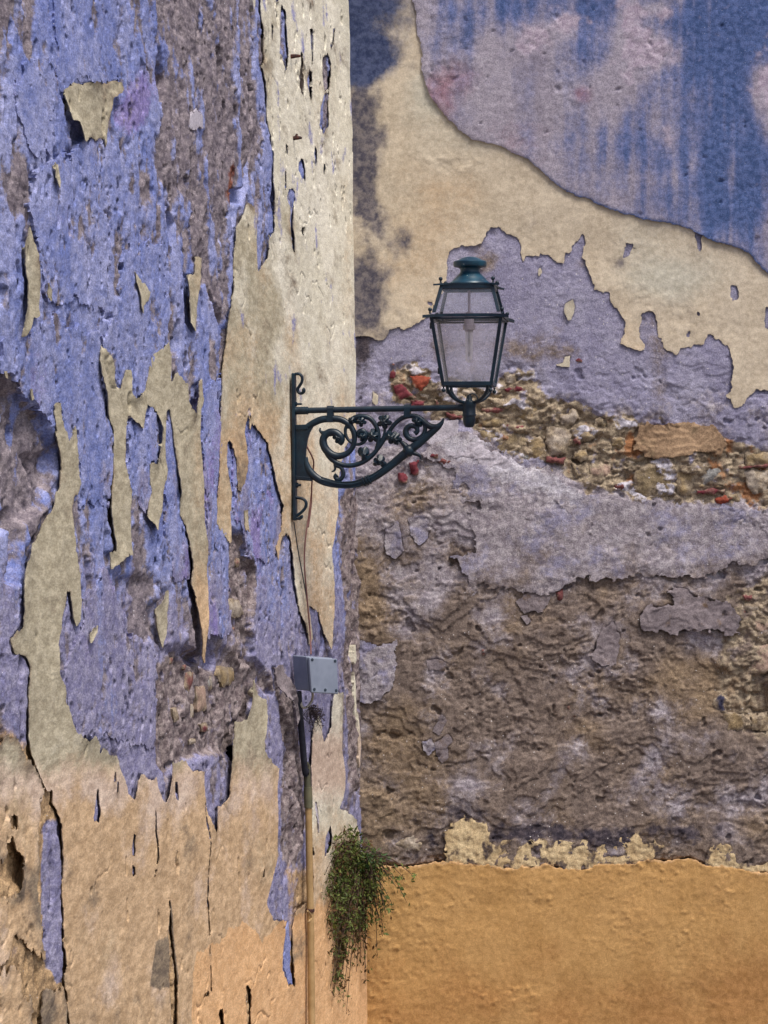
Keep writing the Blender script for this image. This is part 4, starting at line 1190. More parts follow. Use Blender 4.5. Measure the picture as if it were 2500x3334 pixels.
# bricks and stones that show in the rubble band
RUB = [
    ('brick', 'brick_orange', 'J 495,285 560,290 665,295 650,330 620,360 570,405 540,380 515,350 510,310'), ('brick', 'brick', 'J 350,345 400,350 450,360 490,400 535,455 430,455 400,420 375,390'),
    ('brick', 'brick', 'J 340,260 365,245 383,270 370,300 345,305'), ('brick', 'brick_dark', 'J 360,200 378,195 395,240 375,240'), ('brick', 'brick', 'J 505,480 530,460 600,480 592,520 505,520'),
    ('brick', 'brick_dark', 'J 688,468 712,468 708,502 686,502'), ('brick', 'brick', 'J 1195,380 1290,375 1295,358 1345,365 1352,392 1230,404 1195,402'), ('brick', 'brick_dark', 'J 1020,545 1100,530 1195,540 1190,552 1060,567'),
    ('brick', 'brick', 'J 1220,648 1335,655 1347,687 1290,692 1225,682'), ('brick', 'brick_dark', 'J 770,562 880,590 870,610 800,607'), ('brick', 'brick', 'J 620,885 660,865 700,875 700,930 660,900'),
    ('brick', 'brick_dark', 'J 725,895 760,900 790,920 750,965 715,930'), ('brick', 'brick', 'J 485,935 550,915 562,1000 550,1045 500,1020'), ('brick', 'brick', 'J 410,1020 440,1010 482,1040 470,1085 420,1075'),
    ('stone', 'stone_tan', 'J 1180,450 1290,430 1400,440 1445,500 1455,640 1400,650 1330,600 1240,560'), ('stone', 'stone_tan', 'J 1345,680 1420,690 1432,717 1345,707'), ('stone', 'stone_grey', 'J 1285,880 1350,850 1390,860 1385,907 1310,915'),
    ('stone', 'stone_tan', 'J 1395,770 1470,740 1515,790 1520,880 1440,920 1400,850'), ('stone', 'stone_moss', 'J 990,680 1100,690 1230,700 1390,760 1330,820 1240,870 1150,880 1060,820'), ('stone', 'stone_tan', 'J 1000,600 1100,590 1220,610 1200,660 1040,670'),
    ('stone', 'stone_dark', 'J 1365,1040 1400,970 1460,950 1560,970 1567,1052 1500,1030'), ('stone', 'stone_pale', 'K 0,665 150,670 200,720 190,790 150,860 80,880 0,860 -6,760'), ('stone', 'stone_pale', 'K 90,590 150,560 200,520 245,560 240,610 180,650 110,650'),
    ('stone', 'stone_moss', 'K 360,600 400,580 460,640 440,667 365,662'), ('brick', 'brick_dark', 'K -4,895 130,900 137,947 -4,930'), ('stone', 'stone_tan', 'K 250,700 330,690 355,740 310,782 260,770'),
    ('stone', 'stone_pink', 'K 330,980 400,920 470,930 482,1000 430,1060 350,1060'), ('stone', 'stone_pale', 'K 575,885 630,900 667,930 630,962 595,947'), ('brick', 'brick_dark', 'K 465,1105 580,1095 597,1125 540,1147'),
    ('stone', 'stone_moss', 'K 665,1000 760,930 900,940 950,1000 940,1160 850,1200 720,1190 660,1150'), ('stone', 'stone_grey', 'K 1110,965 1190,935 1290,950 1320,980 1325,1070 1260,1100 1180,1100 1140,1050'),
    ('brick', 'brick', 'K 1125,1145 1335,1130 1342,1162 1125,1175'), ('stone', 'stone_tan', 'K 1125,1106 1340,1102 1338,1126 1125,1136'), ('brick', 'brick_orange', 'K 1270,1205 1330,1185 1387,1210 1350,1242 1280,1237'),
    ('stone', 'stone_pale', 'K 1460,1010 1540,990 1659,995 1680,1080 1659,1160 1560,1170 1510,1120 1490,1060'), ('stone', 'stone_tan', 'K 1480,860 1659,850 1680,960 1500,967'), ('stone', 'stone_pale', 'K 190,1210 240,1190 292,1215 290,1260 240,1282 200,1250'),
    ('brick', 'brick', 'K 205,165 240,140 287,165 287,200 225,212'), ('brick', 'brick', 'K 1270,1460 1310,1430 1400,1420 1390,1452 1310,1482'), ('brick', 'brick_dark', 'K 1550,1370 1659,1390 1659,1412 1570,1402'),
    ('stone', 'stone_pale', 'K 975,1400 1010,1380 1032,1395 1000,1422'), ('stone', 'stone_pale', 'M 205,290 240,268 280,270 302,295 290,325 240,337 215,320'), ('stone', 'stone_pink', 'L 1590,275 1640,250 1700,260 1690,310 1640,320 1600,300'),
    ('stone', 'stone_pink', 'L 1588,435 1610,370 1659,350 1720,370 1710,460 1612,477'), ('stone', 'stone_dark', 'L 1443,590 1470,553 1497,570 1490,622 1460,617'), ('brick', 'brick', 'L 535,380 552,370 555,400 540,405'),
    ('brick', 'brick_dark', 'L 830,155 855,150 860,180 838,190'), ('brick', 'brick_dark', 'L 870,600 885,592 905,640 885,645'), ('stone', 'stone_tan', 'J 1100,560 1150,555 1230,575 1225,600 1140,600'),
    ('stone', 'stone_pale', 'J 560,420 620,410 650,440 620,470 570,450'), ('stone', 'stone_tan', 'J 390,290 470,280 490,330 460,350 400,340'), ('stone', 'stone_moss', 'J 700,260 735,300 740,360 690,350'),
    ('stone', 'stone_tan', 'J 1060,420 1150,400 1190,430 1150,480 1070,470'), ('stone', 'stone_pale', 'J 880,380 960,370 990,410 940,440 890,420'), ('stone', 'stone_tan', 'K 480,720 560,730 600,800 560,850 500,810'),
    ('stone', 'stone_tan', 'K 210,850 300,840 320,900 250,930 200,900'), ('brick', 'brick_dark', 'K 195,760 240,740 252,790 205,800'), ('stone', 'stone_tan', 'K 970,980 1080,960 1110,1040 1090,1160 980,1180 955,1090'),
    ('stone', 'stone_moss', 'K 170,940 230,960 265,1040 220,1060'), ('stone', 'stone_tan', 'K 1340,1180 1440,1170 1480,1220 1420,1250'), ('brick', 'brick_dark', 'K 1440,960 1659,950 1659,972 1450,985'),
    ('stone', 'stone_pale', 'J 1180,240 1260,230 1310,270 1290,340 1210,330'), ('stone', 'stone_tan', 'L 1480,620 1560,630 1570,690 1500,700'), ('brick', 'brick_dark', 'L 1560,170 1600,165 1605,190 1570,195'),
    ('brick', 'brick_dark', 'L 1560,235 1600,230 1605,250 1565,255'), ('stone', 'stone_tan', 'L 1590,640 1659,620 1659,700 1600,690'), ('stone', 'stone_pale', 'L 1560,200 1620,195 1640,230 1580,230')]
for i, (kind, mt, p) in enumerate(RUB):
    q = px(p); sz = max(np.ptp(q[:, 0]), np.ptp(q[:, 1])) / 753
    st = min(max(sz / 16, .0042), .007)
    inrub = p[0] in 'JK' and not p.startswith(('K 205,165', 'K 1270,1460', 'K 1550', 'K 975', 'K 190,1210', 'J 485', 'J 410', 'J 620', 'J 725'))
    flat = kind == 'brick'
    sheet(kind, 'R', [p], (.008 if p.startswith(('J 4', 'J 3', 'J 50', 'J 62', 'J 72')) and flat else (-.003 if flat else -.013) if inrub else -.003), M[mt], rw, du=st, dv=st, dome=(.011 if flat else .013) if inrub else .009, rnd=.002 if flat else .0035, wamp=.005, chip=1.4, seed=230 + i, skirt=.05, cull=False, h0=0.0, masks={'dust': lambda u, v, d, fl_=flat: np.clip((.3 if fl_ else .55) * np.exp(-d / .010) - (.12 if fl_ else -.15) + .9 * fbm(u / .05, v / .04, 4, 234) + .12, 0, .9)},
          relief=(lambda s_: lambda u, v, d: .012 * terrace(fbm(u / .07, v / .06, 3, s_), 4, .08) + .006 * terrace(fbm(u / .03, v / .03, 3, s_ + 1), 3, .1))(300 + i))

# ------------------------------------------------------------------ solid helpers for the fittings
def V3(*a):
    return np.array(a, float)


def spline(pts, n=8):
    p = [np.asarray(q, float) for q in pts]
    if len(p) < 3:
        return p
    out = []
    for i in range(len(p) - 1):
        p0, p1, p2, p3 = p[max(i - 1, 0)], p[i], p[i + 1], p[min(i + 2, len(p) - 1)]
        for k in range(n):
            t = k / n
            out.append(.5 * (2 * p1 + (p2 - p0) * t + (2 * p0 - 5 * p1 + 4 * p2 - p3) * t * t + (3 * p1 - p0 - 3 * p2 + p3) * t ** 3))
    out.append(p[-1])
    return out


class MB:
    def __init__(self):
        self.v = []; self.f = []

    def add(self, vs_, fs):
        k = len(self.v)
        self.v += [tuple(p) for p in vs_]
        self.f += [tuple(i + k for i in f) for f in fs]
        return self

    def tube(self, pts, rad, seg=10, ref=(0, 1, 0), flat=1.0):
        """swept round bar; rad a number or one per point; flat scales the thickness along ref"""
        pts = [np.asarray(p, float) for p in pts]
        n = len(pts)
        if np.isscalar(rad):
            rad = [rad] * n
        elif len(rad) != n:
            rad = np.interp(np.linspace(0, 1, n), np.linspace(0, 1, len(rad)), rad)
        ref = np.asarray(ref, float)
        vs_ = []
        for i in range(n):
            t = pts[min(i + 1, n - 1)] - pts[max(i - 1, 0)]
            t = t / (np.linalg.norm(t) + 1e-9)
            r0 = ref if abs(np.dot(t, ref)) < .95 else V3(1, 0, 0)
            a = np.cross(t, r0); a /= np.linalg.norm(a)
            b = np.cross(a, t)
            for k in range(seg):
                an = 2 * math.pi * k / seg
                vs_.append(pts[i] + rad[i] * (math.cos(an) * a + flat * math.sin(an) * b))
        fs = []
        for i in range(n - 1):
            for k in range(seg):
                k2 = (k + 1) % seg
                fs.append((i * seg + k, i * seg + k2, (i + 1) * seg + k2, (i + 1) * seg + k))
        fs.append(tuple(range(seg))[::-1])
        fs.append(tuple((n - 1) * seg + k for k in range(seg)))
        return self.add(vs_, fs)

    def lathe(self, prof, c, seg=28, ax=(0, 0, 1)):
        """prof: (radius, height along ax)"""
        ax = np.asarray(ax, float); ax /= np.linalg.norm(ax)
        a = np.cross(ax, V3(1, 0, 0) if abs(ax[0]) < .9 else V3(0, 1, 0)); a /= np.linalg.norm(a)
        b = np.cross(ax, a)
        vs_ = []
        for r, h in prof:
            for k in range(seg):
                an = 2 * math.pi * k / seg
                vs_.append(np.asarray(c) + ax * h + max(r, 1e-4) * (math.cos(an) * a + math.sin(an) * b))
        fs = []
        for i in range(len(prof) - 1):
            for k in range(seg):
                k2 = (k + 1) % seg
                fs.append((i * seg + k, i * seg + k2, (i + 1) * seg + k2, (i + 1) * seg + k))
        fs.append(tuple(range(seg))[::-1]); fs.append(tuple((len(prof) - 1) * seg + k for k in range(seg)))
        return self.add(vs_, fs)

    def ball(self, c, r, seg=12):
        n = 7
        return self.lathe([(r * math.sin(math.pi * i / n), -r * math.cos(math.pi * i / n)) for i in range(n + 1)], c, seg)

    def hexa(self, p):
        return self.add(p, [(0, 3, 2, 1), (4, 5, 6, 7), (0, 1, 5, 4), (1, 2, 6, 5), (2, 3, 7, 6), (3, 0, 4, 7)])

    def beam(self, a, b, ex, ey, wx, wy):
        a, b, ex, ey = map(lambda q: np.asarray(q, float), (a, b, ex, ey))
        return self.hexa([p + sx * ex * wx / 2 + sy * ey * wy / 2 for p in (a, b) for sx, sy in ((-1, -1), (1, -1), (1, 1), (-1, 1))])

    def build(self, name, mat, parent=None, smooth=True, bevel=0):
        o = link(name, self.v, self.f, mat, parent, smooth)
        if smooth:
            m = o.modifiers.new('edges', 'EDGE_SPLIT'); m.split_angle = R(38)
        if bevel:
            b = o.modifiers.new('bevel', 'BEVEL'); b.width = bevel; b.segments = 2; b.limit_method = 'ANGLE'
            if smooth:
                o.modifiers.move(1, 0)
        return o


# ------------------------------------------------------------------ the street lamp
YAW = R(9)
bex = V3(math.cos(YAW), -math.sin(YAW), 0); bey = V3(math.sin(YAW), math.cos(YAW), 0); ez = V3(0, 0, 1)
t0, z0 = LeftWall.place(953, 1336, .014)
BP = LeftWall.point(np.array(float(t0)), np.array(float(z0)), .014)
BS = F / BP[1]                                   # photograph pixels per metre at the bracket


def bk(x, y, d=0.0):
    """point of the bracket measured in the enlarged view, d = depth away from the viewer"""
    return BP + bex * ((x - 85) * .3858 / BS / math.cos(YAW)) + ez * ((405 - y) * .3858 / BS) + bey * d


lamp = empty('street_lamp', 'dark green iron street lantern on a scrolled bracket fixed to the left wall', 'street lamp', tuple(BP))
PX = .3858 / BS


def bpart(name, fn, smooth=True, bevel=0, mat='iron'):
    mb = MB(); fn(mb)
    mb.v = [tuple(np.asarray(p) - BP) for p in mb.v]
    return mb.build(name, M[mat], lamp, smooth, bevel)


def sp(spec, d=0.0):
    return spline([bk(*map(float, s.split(',')), d) for s in spec.split()], 7)


bpart('wall_bar', lambda m: m.beam(bk(94, 92), bk(104, 1335), bex, bey, 27 * PX, .042), False, .003)
bpart('hook', lambda m: m.tube(sp('92,135 96,108 118,97 146,102 164,128 162,165 145,195 128,222 132,250 155,262 176,250 178,232 168,226'), [13 * PX] * 8 + [15 * PX, 16 * PX], 10, bey, 1.3))
bpart('hook', lambda m: m.tube(sp('104,1135 130,1143 165,1150 192,1170 199,1198 186,1235 155,1268 122,1295 118,1312 140,1318 158,1305 155,1292'), [13 * PX] * 8 + [15 * PX, 16 * PX], 10, bey, 1.3))
bpart('bolt', lambda m: (m.lathe([(17 * PX, 0), (17 * PX, 14 * PX)], bk(108, 352), 6, bex), m.lathe([(9 * PX, 0), (9 * PX, 54 * PX)], bk(108, 352), 10, bex)))
bpart('bolt', lambda m: (m.lathe([(22 * PX, 0), (22 * PX, 22 * PX)], bk(110, 1036), 6, bex), m.lathe([(11 * PX, 0), (11 * PX, 44 * PX)], bk(112, 1036), 10, bex)))
bpart('arm', lambda m: (m.tube([bk(100, 409), bk(214, 407)], 33 * PX, 16, ez), m.tube([bk(210, 407), bk(700, 399), bk(1490, 389)], 25 * PX, 16, ez), m.tube([bk(1478, 389), bk(1560, 388)], 31 * PX, 16, ez),
                        m.tube([bk(540, 402), bk(560, 402)], 27 * PX, 16, ez)))
for xa, xb, ya, yb in ((374, 434, 370, 508), (1022, 1080, 360, 468)):
    bpart('clamp', lambda m: (m.tube([bk((xa + xb) / 2 - 28, (400 if xa < 500 else 392)), bk((xa + xb) / 2 + 28, (400 if xa < 500 else 392))], 33 * PX, 14, ez),
                              m.beam(bk((xa + xb) / 2, ya + 30), bk((xa + xb) / 2, yb), bex, bey, 52 * PX, .030)), True)
# web plate beside the wall bar with its curved edge
web = [(104, 528), (215, 526), (300, 490), (262, 540), (232, 590), (212, 650), (202, 720), (196, 790), (204, 850), (226, 910), (262, 968), (250, 1003), (180, 998), (106, 992)]


def webf(m):
    n = len(web)
    vs_ = [bk(x, y, -.007) for x, y in web] + [bk(x, y, .007) for x, y in web]
    fs = [tuple(range(n))[::-1], tuple(range(n, 2 * n))] + [(i, (i + 1) % n, n + (i + 1) % n, n + i) for i in range(n)]
    m.add(vs_, fs)


bpart('web_plate', webf, False)
bpart('flange', lambda m: m.beam(bk(104, 550), bk(216, 546), ez, bey, 44 * PX, .022), False, .002)
bpart('flange', lambda m: m.beam(bk(106, 972), bk(236, 984), ez, bey, 30 * PX, .022), False, .002)
bpart('brace', lambda m: m.tube(sp('196,800 200,850 222,905 262,955 320,995 380,1018 460,1032 545,1036 630,1025 710,998 790,958 890,888 980,815 1062,748 1150,682 1240,606 1300,555 1330,525 1346,498 1352,476'),
                                [16 * PX, 26 * PX, 32 * PX, 32 * PX, 30 * PX, 29 * PX, 29 * PX, 31 * PX, 33 * PX, 34 * PX, 38 * PX, 36 * PX, 30 * PX, 24 * PX, 14 * PX, 6 * PX], 14, bey, .9))
for off in (-.011, .0, .011):
    bpart('rib', lambda m: m.tube(sp('330,990 460,1024 560,1030 640,1016 760,968 880,888 980,812', -.9 * 30 * PX), 5 * PX, 6, bey) if off == 0 else
          m.tube([q + ez * off for q in sp('330,992 460,1028 560,1032 640,1018 760,970 880,890 980,814', -.75 * 30 * PX)], 4 * PX, 6, bey))
bpart('collar', lambda m: [m.tube([bk(680 + o, 1010 - o * .4), bk(692 + o, 1005 - o * .4)], 42 * PX, 14, bey) for o in (0, 26, 46)])
bpart('collar', lambda m: (m.ball(bk(1062, 748), 52 * PX), m.tube(sp('1062,748 1105,768 1140,782 1158,800 1162,820'), [26 * PX, 20 * PX, 16 * PX, 10 * PX, 5 * PX], 10, bey),
                           m.tube(sp('1062,748 1030,705 1005,680 985,672'), [34 * PX, 26 * PX, 18 * PX, 8 * PX], 10, bey)))
bpart('scroll', lambda m: (m.tube(sp('205,545 262,512 330,484 420,476 500,488 562,528 598,585 607,650 592,715 545,768 475,792 410,776 362,730 342,670 356,620 398,592 448,598 488,632 492,668 476,692'),
                                  [20 * PX * 1.22, 24 * PX * 1.22, 25 * PX * 1.22, 24 * PX * 1.22, 22 * PX * 1.22, 20 * PX * 1.22, 19 * PX * 1.22, 18 * PX * 1.22, 18 * PX * 1.22, 22 * PX * 1.22, 26 * PX * 1.22, 28 * PX * 1.22, 28 * PX * 1.22, 26 * PX * 1.22, 26 * PX * 1.22, 28 * PX * 1.22, 30 * PX * 1.22, 26 * PX * 1.22, 16 * PX * 1.22], 12, bey, 1.0),
                           m.tube(sp('410,598 370,600 338,596 318,580 316,562 322,556'), [24 * PX * 1.22, 20 * PX * 1.22, 14 * PX * 1.22, 9 * PX * 1.22, 6 * PX * 1.22, 4 * PX * 1.22], 10, bey, 1.0)))
bpart('scroll', lambda m: m.tube(sp('1345,505 1305,546 1245,546 1195,512 1150,474 1100,457 1040,462 980,492 930,542 890,600 850,662 808,722 758,782 695,832 620,864 545,872 482,858 430,830 390,788 360,735'),
                                 [10 * PX * 1.22, 20 * PX * 1.22, 22 * PX * 1.22, 20 * PX * 1.22, 18 * PX * 1.22, 17 * PX * 1.22, 16 * PX * 1.22, 15 * PX * 1.22, 15 * PX * 1.22, 15 * PX * 1.22, 16 * PX * 1.22, 17 * PX * 1.22, 17 * PX * 1.22, 17 * PX * 1.22, 17 * PX * 1.22, 18 * PX * 1.22, 20 * PX * 1.22, 20 * PX * 1.22], 10, bey, 1.0))
bpart('scroll', lambda m: m.tube(sp('545,560 560,515 602,475 662,458 732,474 782,530 808,600 806,675 790,735'), [12 * PX * 1.22, 18 * PX * 1.22, 19 * PX * 1.22, 18 * PX * 1.22, 17 * PX * 1.22, 16 * PX * 1.22, 15 * PX * 1.22, 14 * PX * 1.22], 10, bey, 1.0))
bpart('scroll', lambda m: m.tube(sp('560,515 532,560 532,610 555,655 602,690 652,692 692,666 706,625 690,590 660,582 640,600 646,622'), [14 * PX * 1.22, 12 * PX * 1.22, 11 * PX * 1.22, 11 * PX * 1.22, 11 * PX * 1.22, 13 * PX * 1.22, 17 * PX * 1.22, 20 * PX * 1.22, 18 * PX * 1.22, 14 * PX * 1.22], 10, bey, 1.0))
bpart('scroll', lambda m: m.tube(sp('1185,505 1200,560 1186,610 1150,645 1105,656 1062,640 1038,600 1046,560 1085,538 1122,552 1134,585 1112,606'), [14 * PX * 1.22, 15 * PX * 1.22, 16 * PX * 1.22, 18 * PX * 1.22, 18 * PX * 1.22, 20 * PX * 1.22, 22 * PX * 1.22, 20 * PX * 1.22, 18 * PX * 1.22, 16 * PX * 1.22, 16 * PX * 1.22, 18 * PX * 1.22], 10, bey, 1.0))
bpart('scroll', lambda m: (m.tube(sp('436,838 452,872 486,884 508,915 510,955 492,984 462,988 446,966 460,950'), [12 * PX * 1.22, 13 * PX * 1.22, 14 * PX * 1.22, 15 * PX * 1.22, 16 * PX * 1.22, 16 * PX * 1.22, 18 * PX * 1.22], 10, bey, 1.0),
                           m.tube(sp('440,862 444,895 434,915 414,922'), [10 * PX * 1.22, 9 * PX * 1.22, 7 * PX * 1.22, 4 * PX * 1.22], 8, bey, 1.0)))
bpart('stem', lambda m: m.tube(sp('862,540 858,600 840,650 812,700'), [9 * PX * 1.22, 10 * PX * 1.22, 12 * PX * 1.22], 8, bey))
bpart('stem', lambda m: m.tube(sp('980,690 940,650 900,625 872,640'), [16 * PX * 1.22, 12 * PX * 1.22, 9 * PX * 1.22], 8, bey))
bpart('stem', lambda m: m.tube(sp('1130,600 1138,552 1122,498 1100,462'), [10 * PX * 1.22, 13 * PX * 1.22, 15 * PX * 1.22], 8, bey))


def leaf_part(cx, cy, r, ang, lobes=5, stretch=1.0):
    r = r * 1.15
    def f(m):
        n = lobes * 8
        ring = []
        for i in range(n):
            a = 2 * math.pi * i / n
            rr = r * (.58 + .42 * abs(math.cos(a * lobes / 2)) ** .8)
            x = rr * math.cos(a) * stretch; y = rr * math.sin(a)
            c, s = math.cos(ang), math.sin(ang)
            ring.append((cx + c * x - s * y, cy + s * x + c * y))
        vs_ = [bk(cx, cy, -.020), bk(cx, cy, .016)]
        for k, (sc, d) in enumerate(((.55, -.016), (1.0, -.004), (1.0, .006))):
            vs_ += [bk(cx + (x - cx) * sc, cy + (y - cy) * sc, d + (.004 * math.cos(i * 2 * math.pi / 8) if k == 0 else 0)) for i, (x, y) in enumerate(ring)]
        fs = []
        for i in range(n):
            j = (i + 1) % n
            fs += [(0, 2 + i, 2 + j), (2 + i, 2 + n + i, 2 + n + j, 2 + j), (2 + n + i, 2 + 2 * n + i, 2 + 2 * n + j, 2 + n + j), (1, 2 + 2 * n + j, 2 + 2 * n + i)]
        m.add(vs_, fs)
    bpart('leaf', f)


for a in [(858, 505, 56, .2, 5, 1.0), (764, 622, 54, .9, 5, 1.0), (918, 632, 52, .5, 5, 1.1), (950, 645, 46, .2, 5, 1.1), (686, 772, 44, 1.4, 3, 1.5), (826, 836, 44, .8, 3, 1.4), (662, 500, 42, .3, 5, 1.0), (1136, 505, 42, .9, 5, 1.1),
          (676, 628, 38, .6, 5, 1.0), (592, 492, 34, .4, 4, 1.0), (470, 640, 40, .7, 5, 1.1), (790, 850, 26, .2, 3, 1.2), (862, 472, 24, 1.5, 3, 1.2)]:
    leaf_part(*a)

# lantern ---------------------------------------------------------------
LYAW = R(7)
lex = V3(math.cos(LYAW), -math.sin(LYAW), 0); ley = V3(math.sin(LYAW), math.cos(LYAW), 0)
LA = bk(1565, 389)
LS = F / LA[1]


def lz(y):
    return EYE + (HY - (800 + y * .2803)) / LS


def lp(x, y, z):
    """lantern axis + x to the right + y away + absolute height"""
    p = LA + lex * x + ley * y
    return V3(p[0], p[1], z)


lant = [None]


def lpart(name, fn, parent=None, smooth=True, bevel=0, mat='iron'):
    mb = MB(); fn(mb)
    base = BP
    mb.v = [tuple(np.asarray(p) - base) for p in mb.v]
    return mb.build(name, M[mat], parent or lamp, smooth, bevel)


QX = .2803 / LS
ZT, ZU, ZM, ZL, ZB = lz(470), lz(795), lz(835), lz(855), lz(1625)
hU0, hU1 = 288 * QX, 372 * QX        # upper glass: half widths at its top and bottom
hL0, hL1 = 400 * QX, 276 * QX        # lower glass


def frame(m):
    w = 40 * QX
    for sx in (-1, 1):
        for sy in (-1, 1):
            m.beam(lp(sx * hL0, sy * hL0, ZL), lp(sx * hL1, sy * hL1, ZB), lex, ley, w, w)
            m.beam(lp(sx * hU1, sy * hU1, ZU), lp(sx * hU0, sy * hU0, ZT), lex, ley, w, w)
    # rails
    for z, h, hh in ((lz(1612), hL1 + 4 * QX, 50 * QX), (lz(866), hL0 - 4 * QX, 22 * QX), (lz(495), hU0 + 4 * QX, 52 * QX)):
        for s in (-1, 1):
            m.beam(lp(-h, s * h, z), lp(h, s * h, z), ley, ez, w * .9, hh)
            m.beam(lp(s * h, -h, z), lp(s * h, h, z), lex, ez, w * .86, hh * .98)


lantern = lpart('lantern', frame, None, False, .0015)


def rim(h, z, th, tip):
    """square plate with pointed upturned corners, open in the middle"""
    def f(m):
        outer = []; inner = []
        n = 10
        for s in range(4):
            for k in range(n):
                t = -1 + 2 * k / n
                c = abs(t) ** 6
                ext = h * (1 + tip * c)
                p = (t * ext, -ext) if True else 0
                a = s * math.pi / 2
                x, y = p
                x, y = x * math.cos(a) - y * math.sin(a), x * math.sin(a) + y * math.cos(a)
                outer.append((x, y, -.006 * c)); inner.append((x * .82 / (1 + tip * c), y * .82 / (1 + tip * c), 0))
        N = len(outer)
        vs_ = [lp(x, y, z + th / 2 + dz) for x, y, dz in outer] + [lp(x, y, z - th / 2 + dz) for x, y, dz in outer] + [lp(x, y, z + th / 2) for x, y, dz in inner] + [lp(x, y, z - th / 2) for x, y, dz in inner]
        fs = []
        for i in range(N):
            j = (i + 1) % N
            fs += [(i, j, N + j, N + i)[::-1], (i, j, 2 * N + j, 2 * N + i), (N + i, N + j, 3 * N + j, 3 * N + i)[::-1], (2 * N + i, 2 * N + j, 3 * N + j, 3 * N + i)]
        m.add(vs_, fs)
    return f


lpart('rim', rim(hL0 + 22 * QX, lz(832), 34 * QX, .17), lantern, False)
lpart('rim', rim(hU0 + 24 * QX, lz(462), 20 * QX, .22), lantern, False)
# finials on the rims and below the bottom corners
for h, z, up in ((hL0 + 14 * QX, lz(815), 1), (hU0 + 14 * QX, lz(455), 1), (hL1 - 4 * QX, lz(1640), -1)):
    for sx in (-1, 1):
        for sy in (-1, 1):
            lpart('finial', lambda m: (m.lathe([(15 * QX, 0), (11 * QX, up * 16 * QX), (11 * QX, up * 30 * QX)], lp(sx * h, sy * h, z), 10), m.ball(lp(sx * h, sy * h, z + up * 48 * QX), 24 * QX)), lantern)
# cap
lpart('cap', lambda m: m.lathe([(r * QX, lz(y)) for r, y in ((246, 455), (240, 440), (222, 420), (200, 405), (180, 380), (150, 350), (125, 325), (114, 305), (112, 285), (120, 265), (150, 252), (186, 246), (194, 232), (194, 190), (184, 180), (150, 172),
                                                             (120, 156), (90, 142), (50, 131), (10, 128))], (LA[0] + lex[0] * 10 * QX, LA[1], 0), 36), lantern, True, 0, 'cap')
# glass
def pane(s, ax, z0_, z1_, h0_, h1_, mat):
    """s: -1 or 1, ax: 'x' side panes, 'y' front and back"""
    def f(m):
        i0, i1 = h0_ - 10 * QX, h1_ - 10 * QX
        th = .002
        pts = []
        for o in (0, -th):
            for (h, i, z, t) in ((h0_, i0, z0_, -1), (h0_, i0, z0_, 1), (h1_, i1, z1_, 1), (h1_, i1, z1_, -1)):
                a = s * (h - 6 * QX + o); b = t * i
                pts.append(lp(b, a, z) if ax == 'y' else lp(a, b, z))
        m.hexa(pts)
    lpart('pane', f, lantern, False, 0, mat)


for s in (-1, 1):
    pane(s, 'y', ZL, ZB, hL0, hL1, 'milky' if s > 0 else 'clear')
    pane(s, 'x', ZL, ZB, hL0, hL1, 'hazy')
    pane(s, 'y', ZU, ZT, hU1, hU0, 'clear')
    pane(s, 'x', ZU, ZT, hU1, hU0, 'clear')
# lamp holder and bulb
ax0 = lp(0, 0, 0)
lpart('lamp_rod', lambda m: m.lathe([(17 * QX, lz(520)), (17 * QX, lz(790))], ax0, 14), lantern, True, 0, 'rod')
lpart('bracket_bar', lambda m: m.beam(lp(-hU1, 0, lz(805)), lp(hU1, 0, lz(805)), ley, ez, 30 * QX, 14 * QX), lantern, False)
lpart('socket', lambda m: m.lathe([(40 * QX, lz(775)), (40 * QX, lz(815)), (55 * QX, lz(830)), (58 * QX, lz(915)), (75 * QX, lz(918)), (75 * QX, lz(975)), (50 * QX, lz(980)), (46 * QX, lz(1000))], ax0, 24), lantern, True, 0, 'porcelain')
lpart('bulb', lambda m: m.lathe([(42 * QX, lz(990)), (42 * QX, lz(1310)), (36 * QX, lz(1335)), (22 * QX, lz(1352)), (4 * QX, lz(1358))], ax0, 24), lantern, True, 0, 'bulbglass')
lpart('filament', lambda m: (m.lathe([(8 * QX, lz(1000)), (8 * QX, lz(1140))], ax0, 8), m.lathe([(14 * QX, lz(1070)), (16 * QX, lz(1140))], ax0, 8), m.lathe([(5 * QX, lz(1140)), (5 * QX, lz(1240))], ax0, 8), m.lathe([(15 * QX, lz(1235)), (12 * QX, lz(1285))], ax0, 8)), lantern, True, 0, 'darkmetal')
for y in (950, 1466):
    hz_ = np.interp(y, (855, 1625), (hL0, hL1))
    lpart('hinge', lambda m: m.lathe([(15 * QX, lz(y + 36)), (15 * QX, lz(y - 36))], lp(-hz_ - 22 * QX, -hz_ + 10 * QX, 0), 8), lantern)
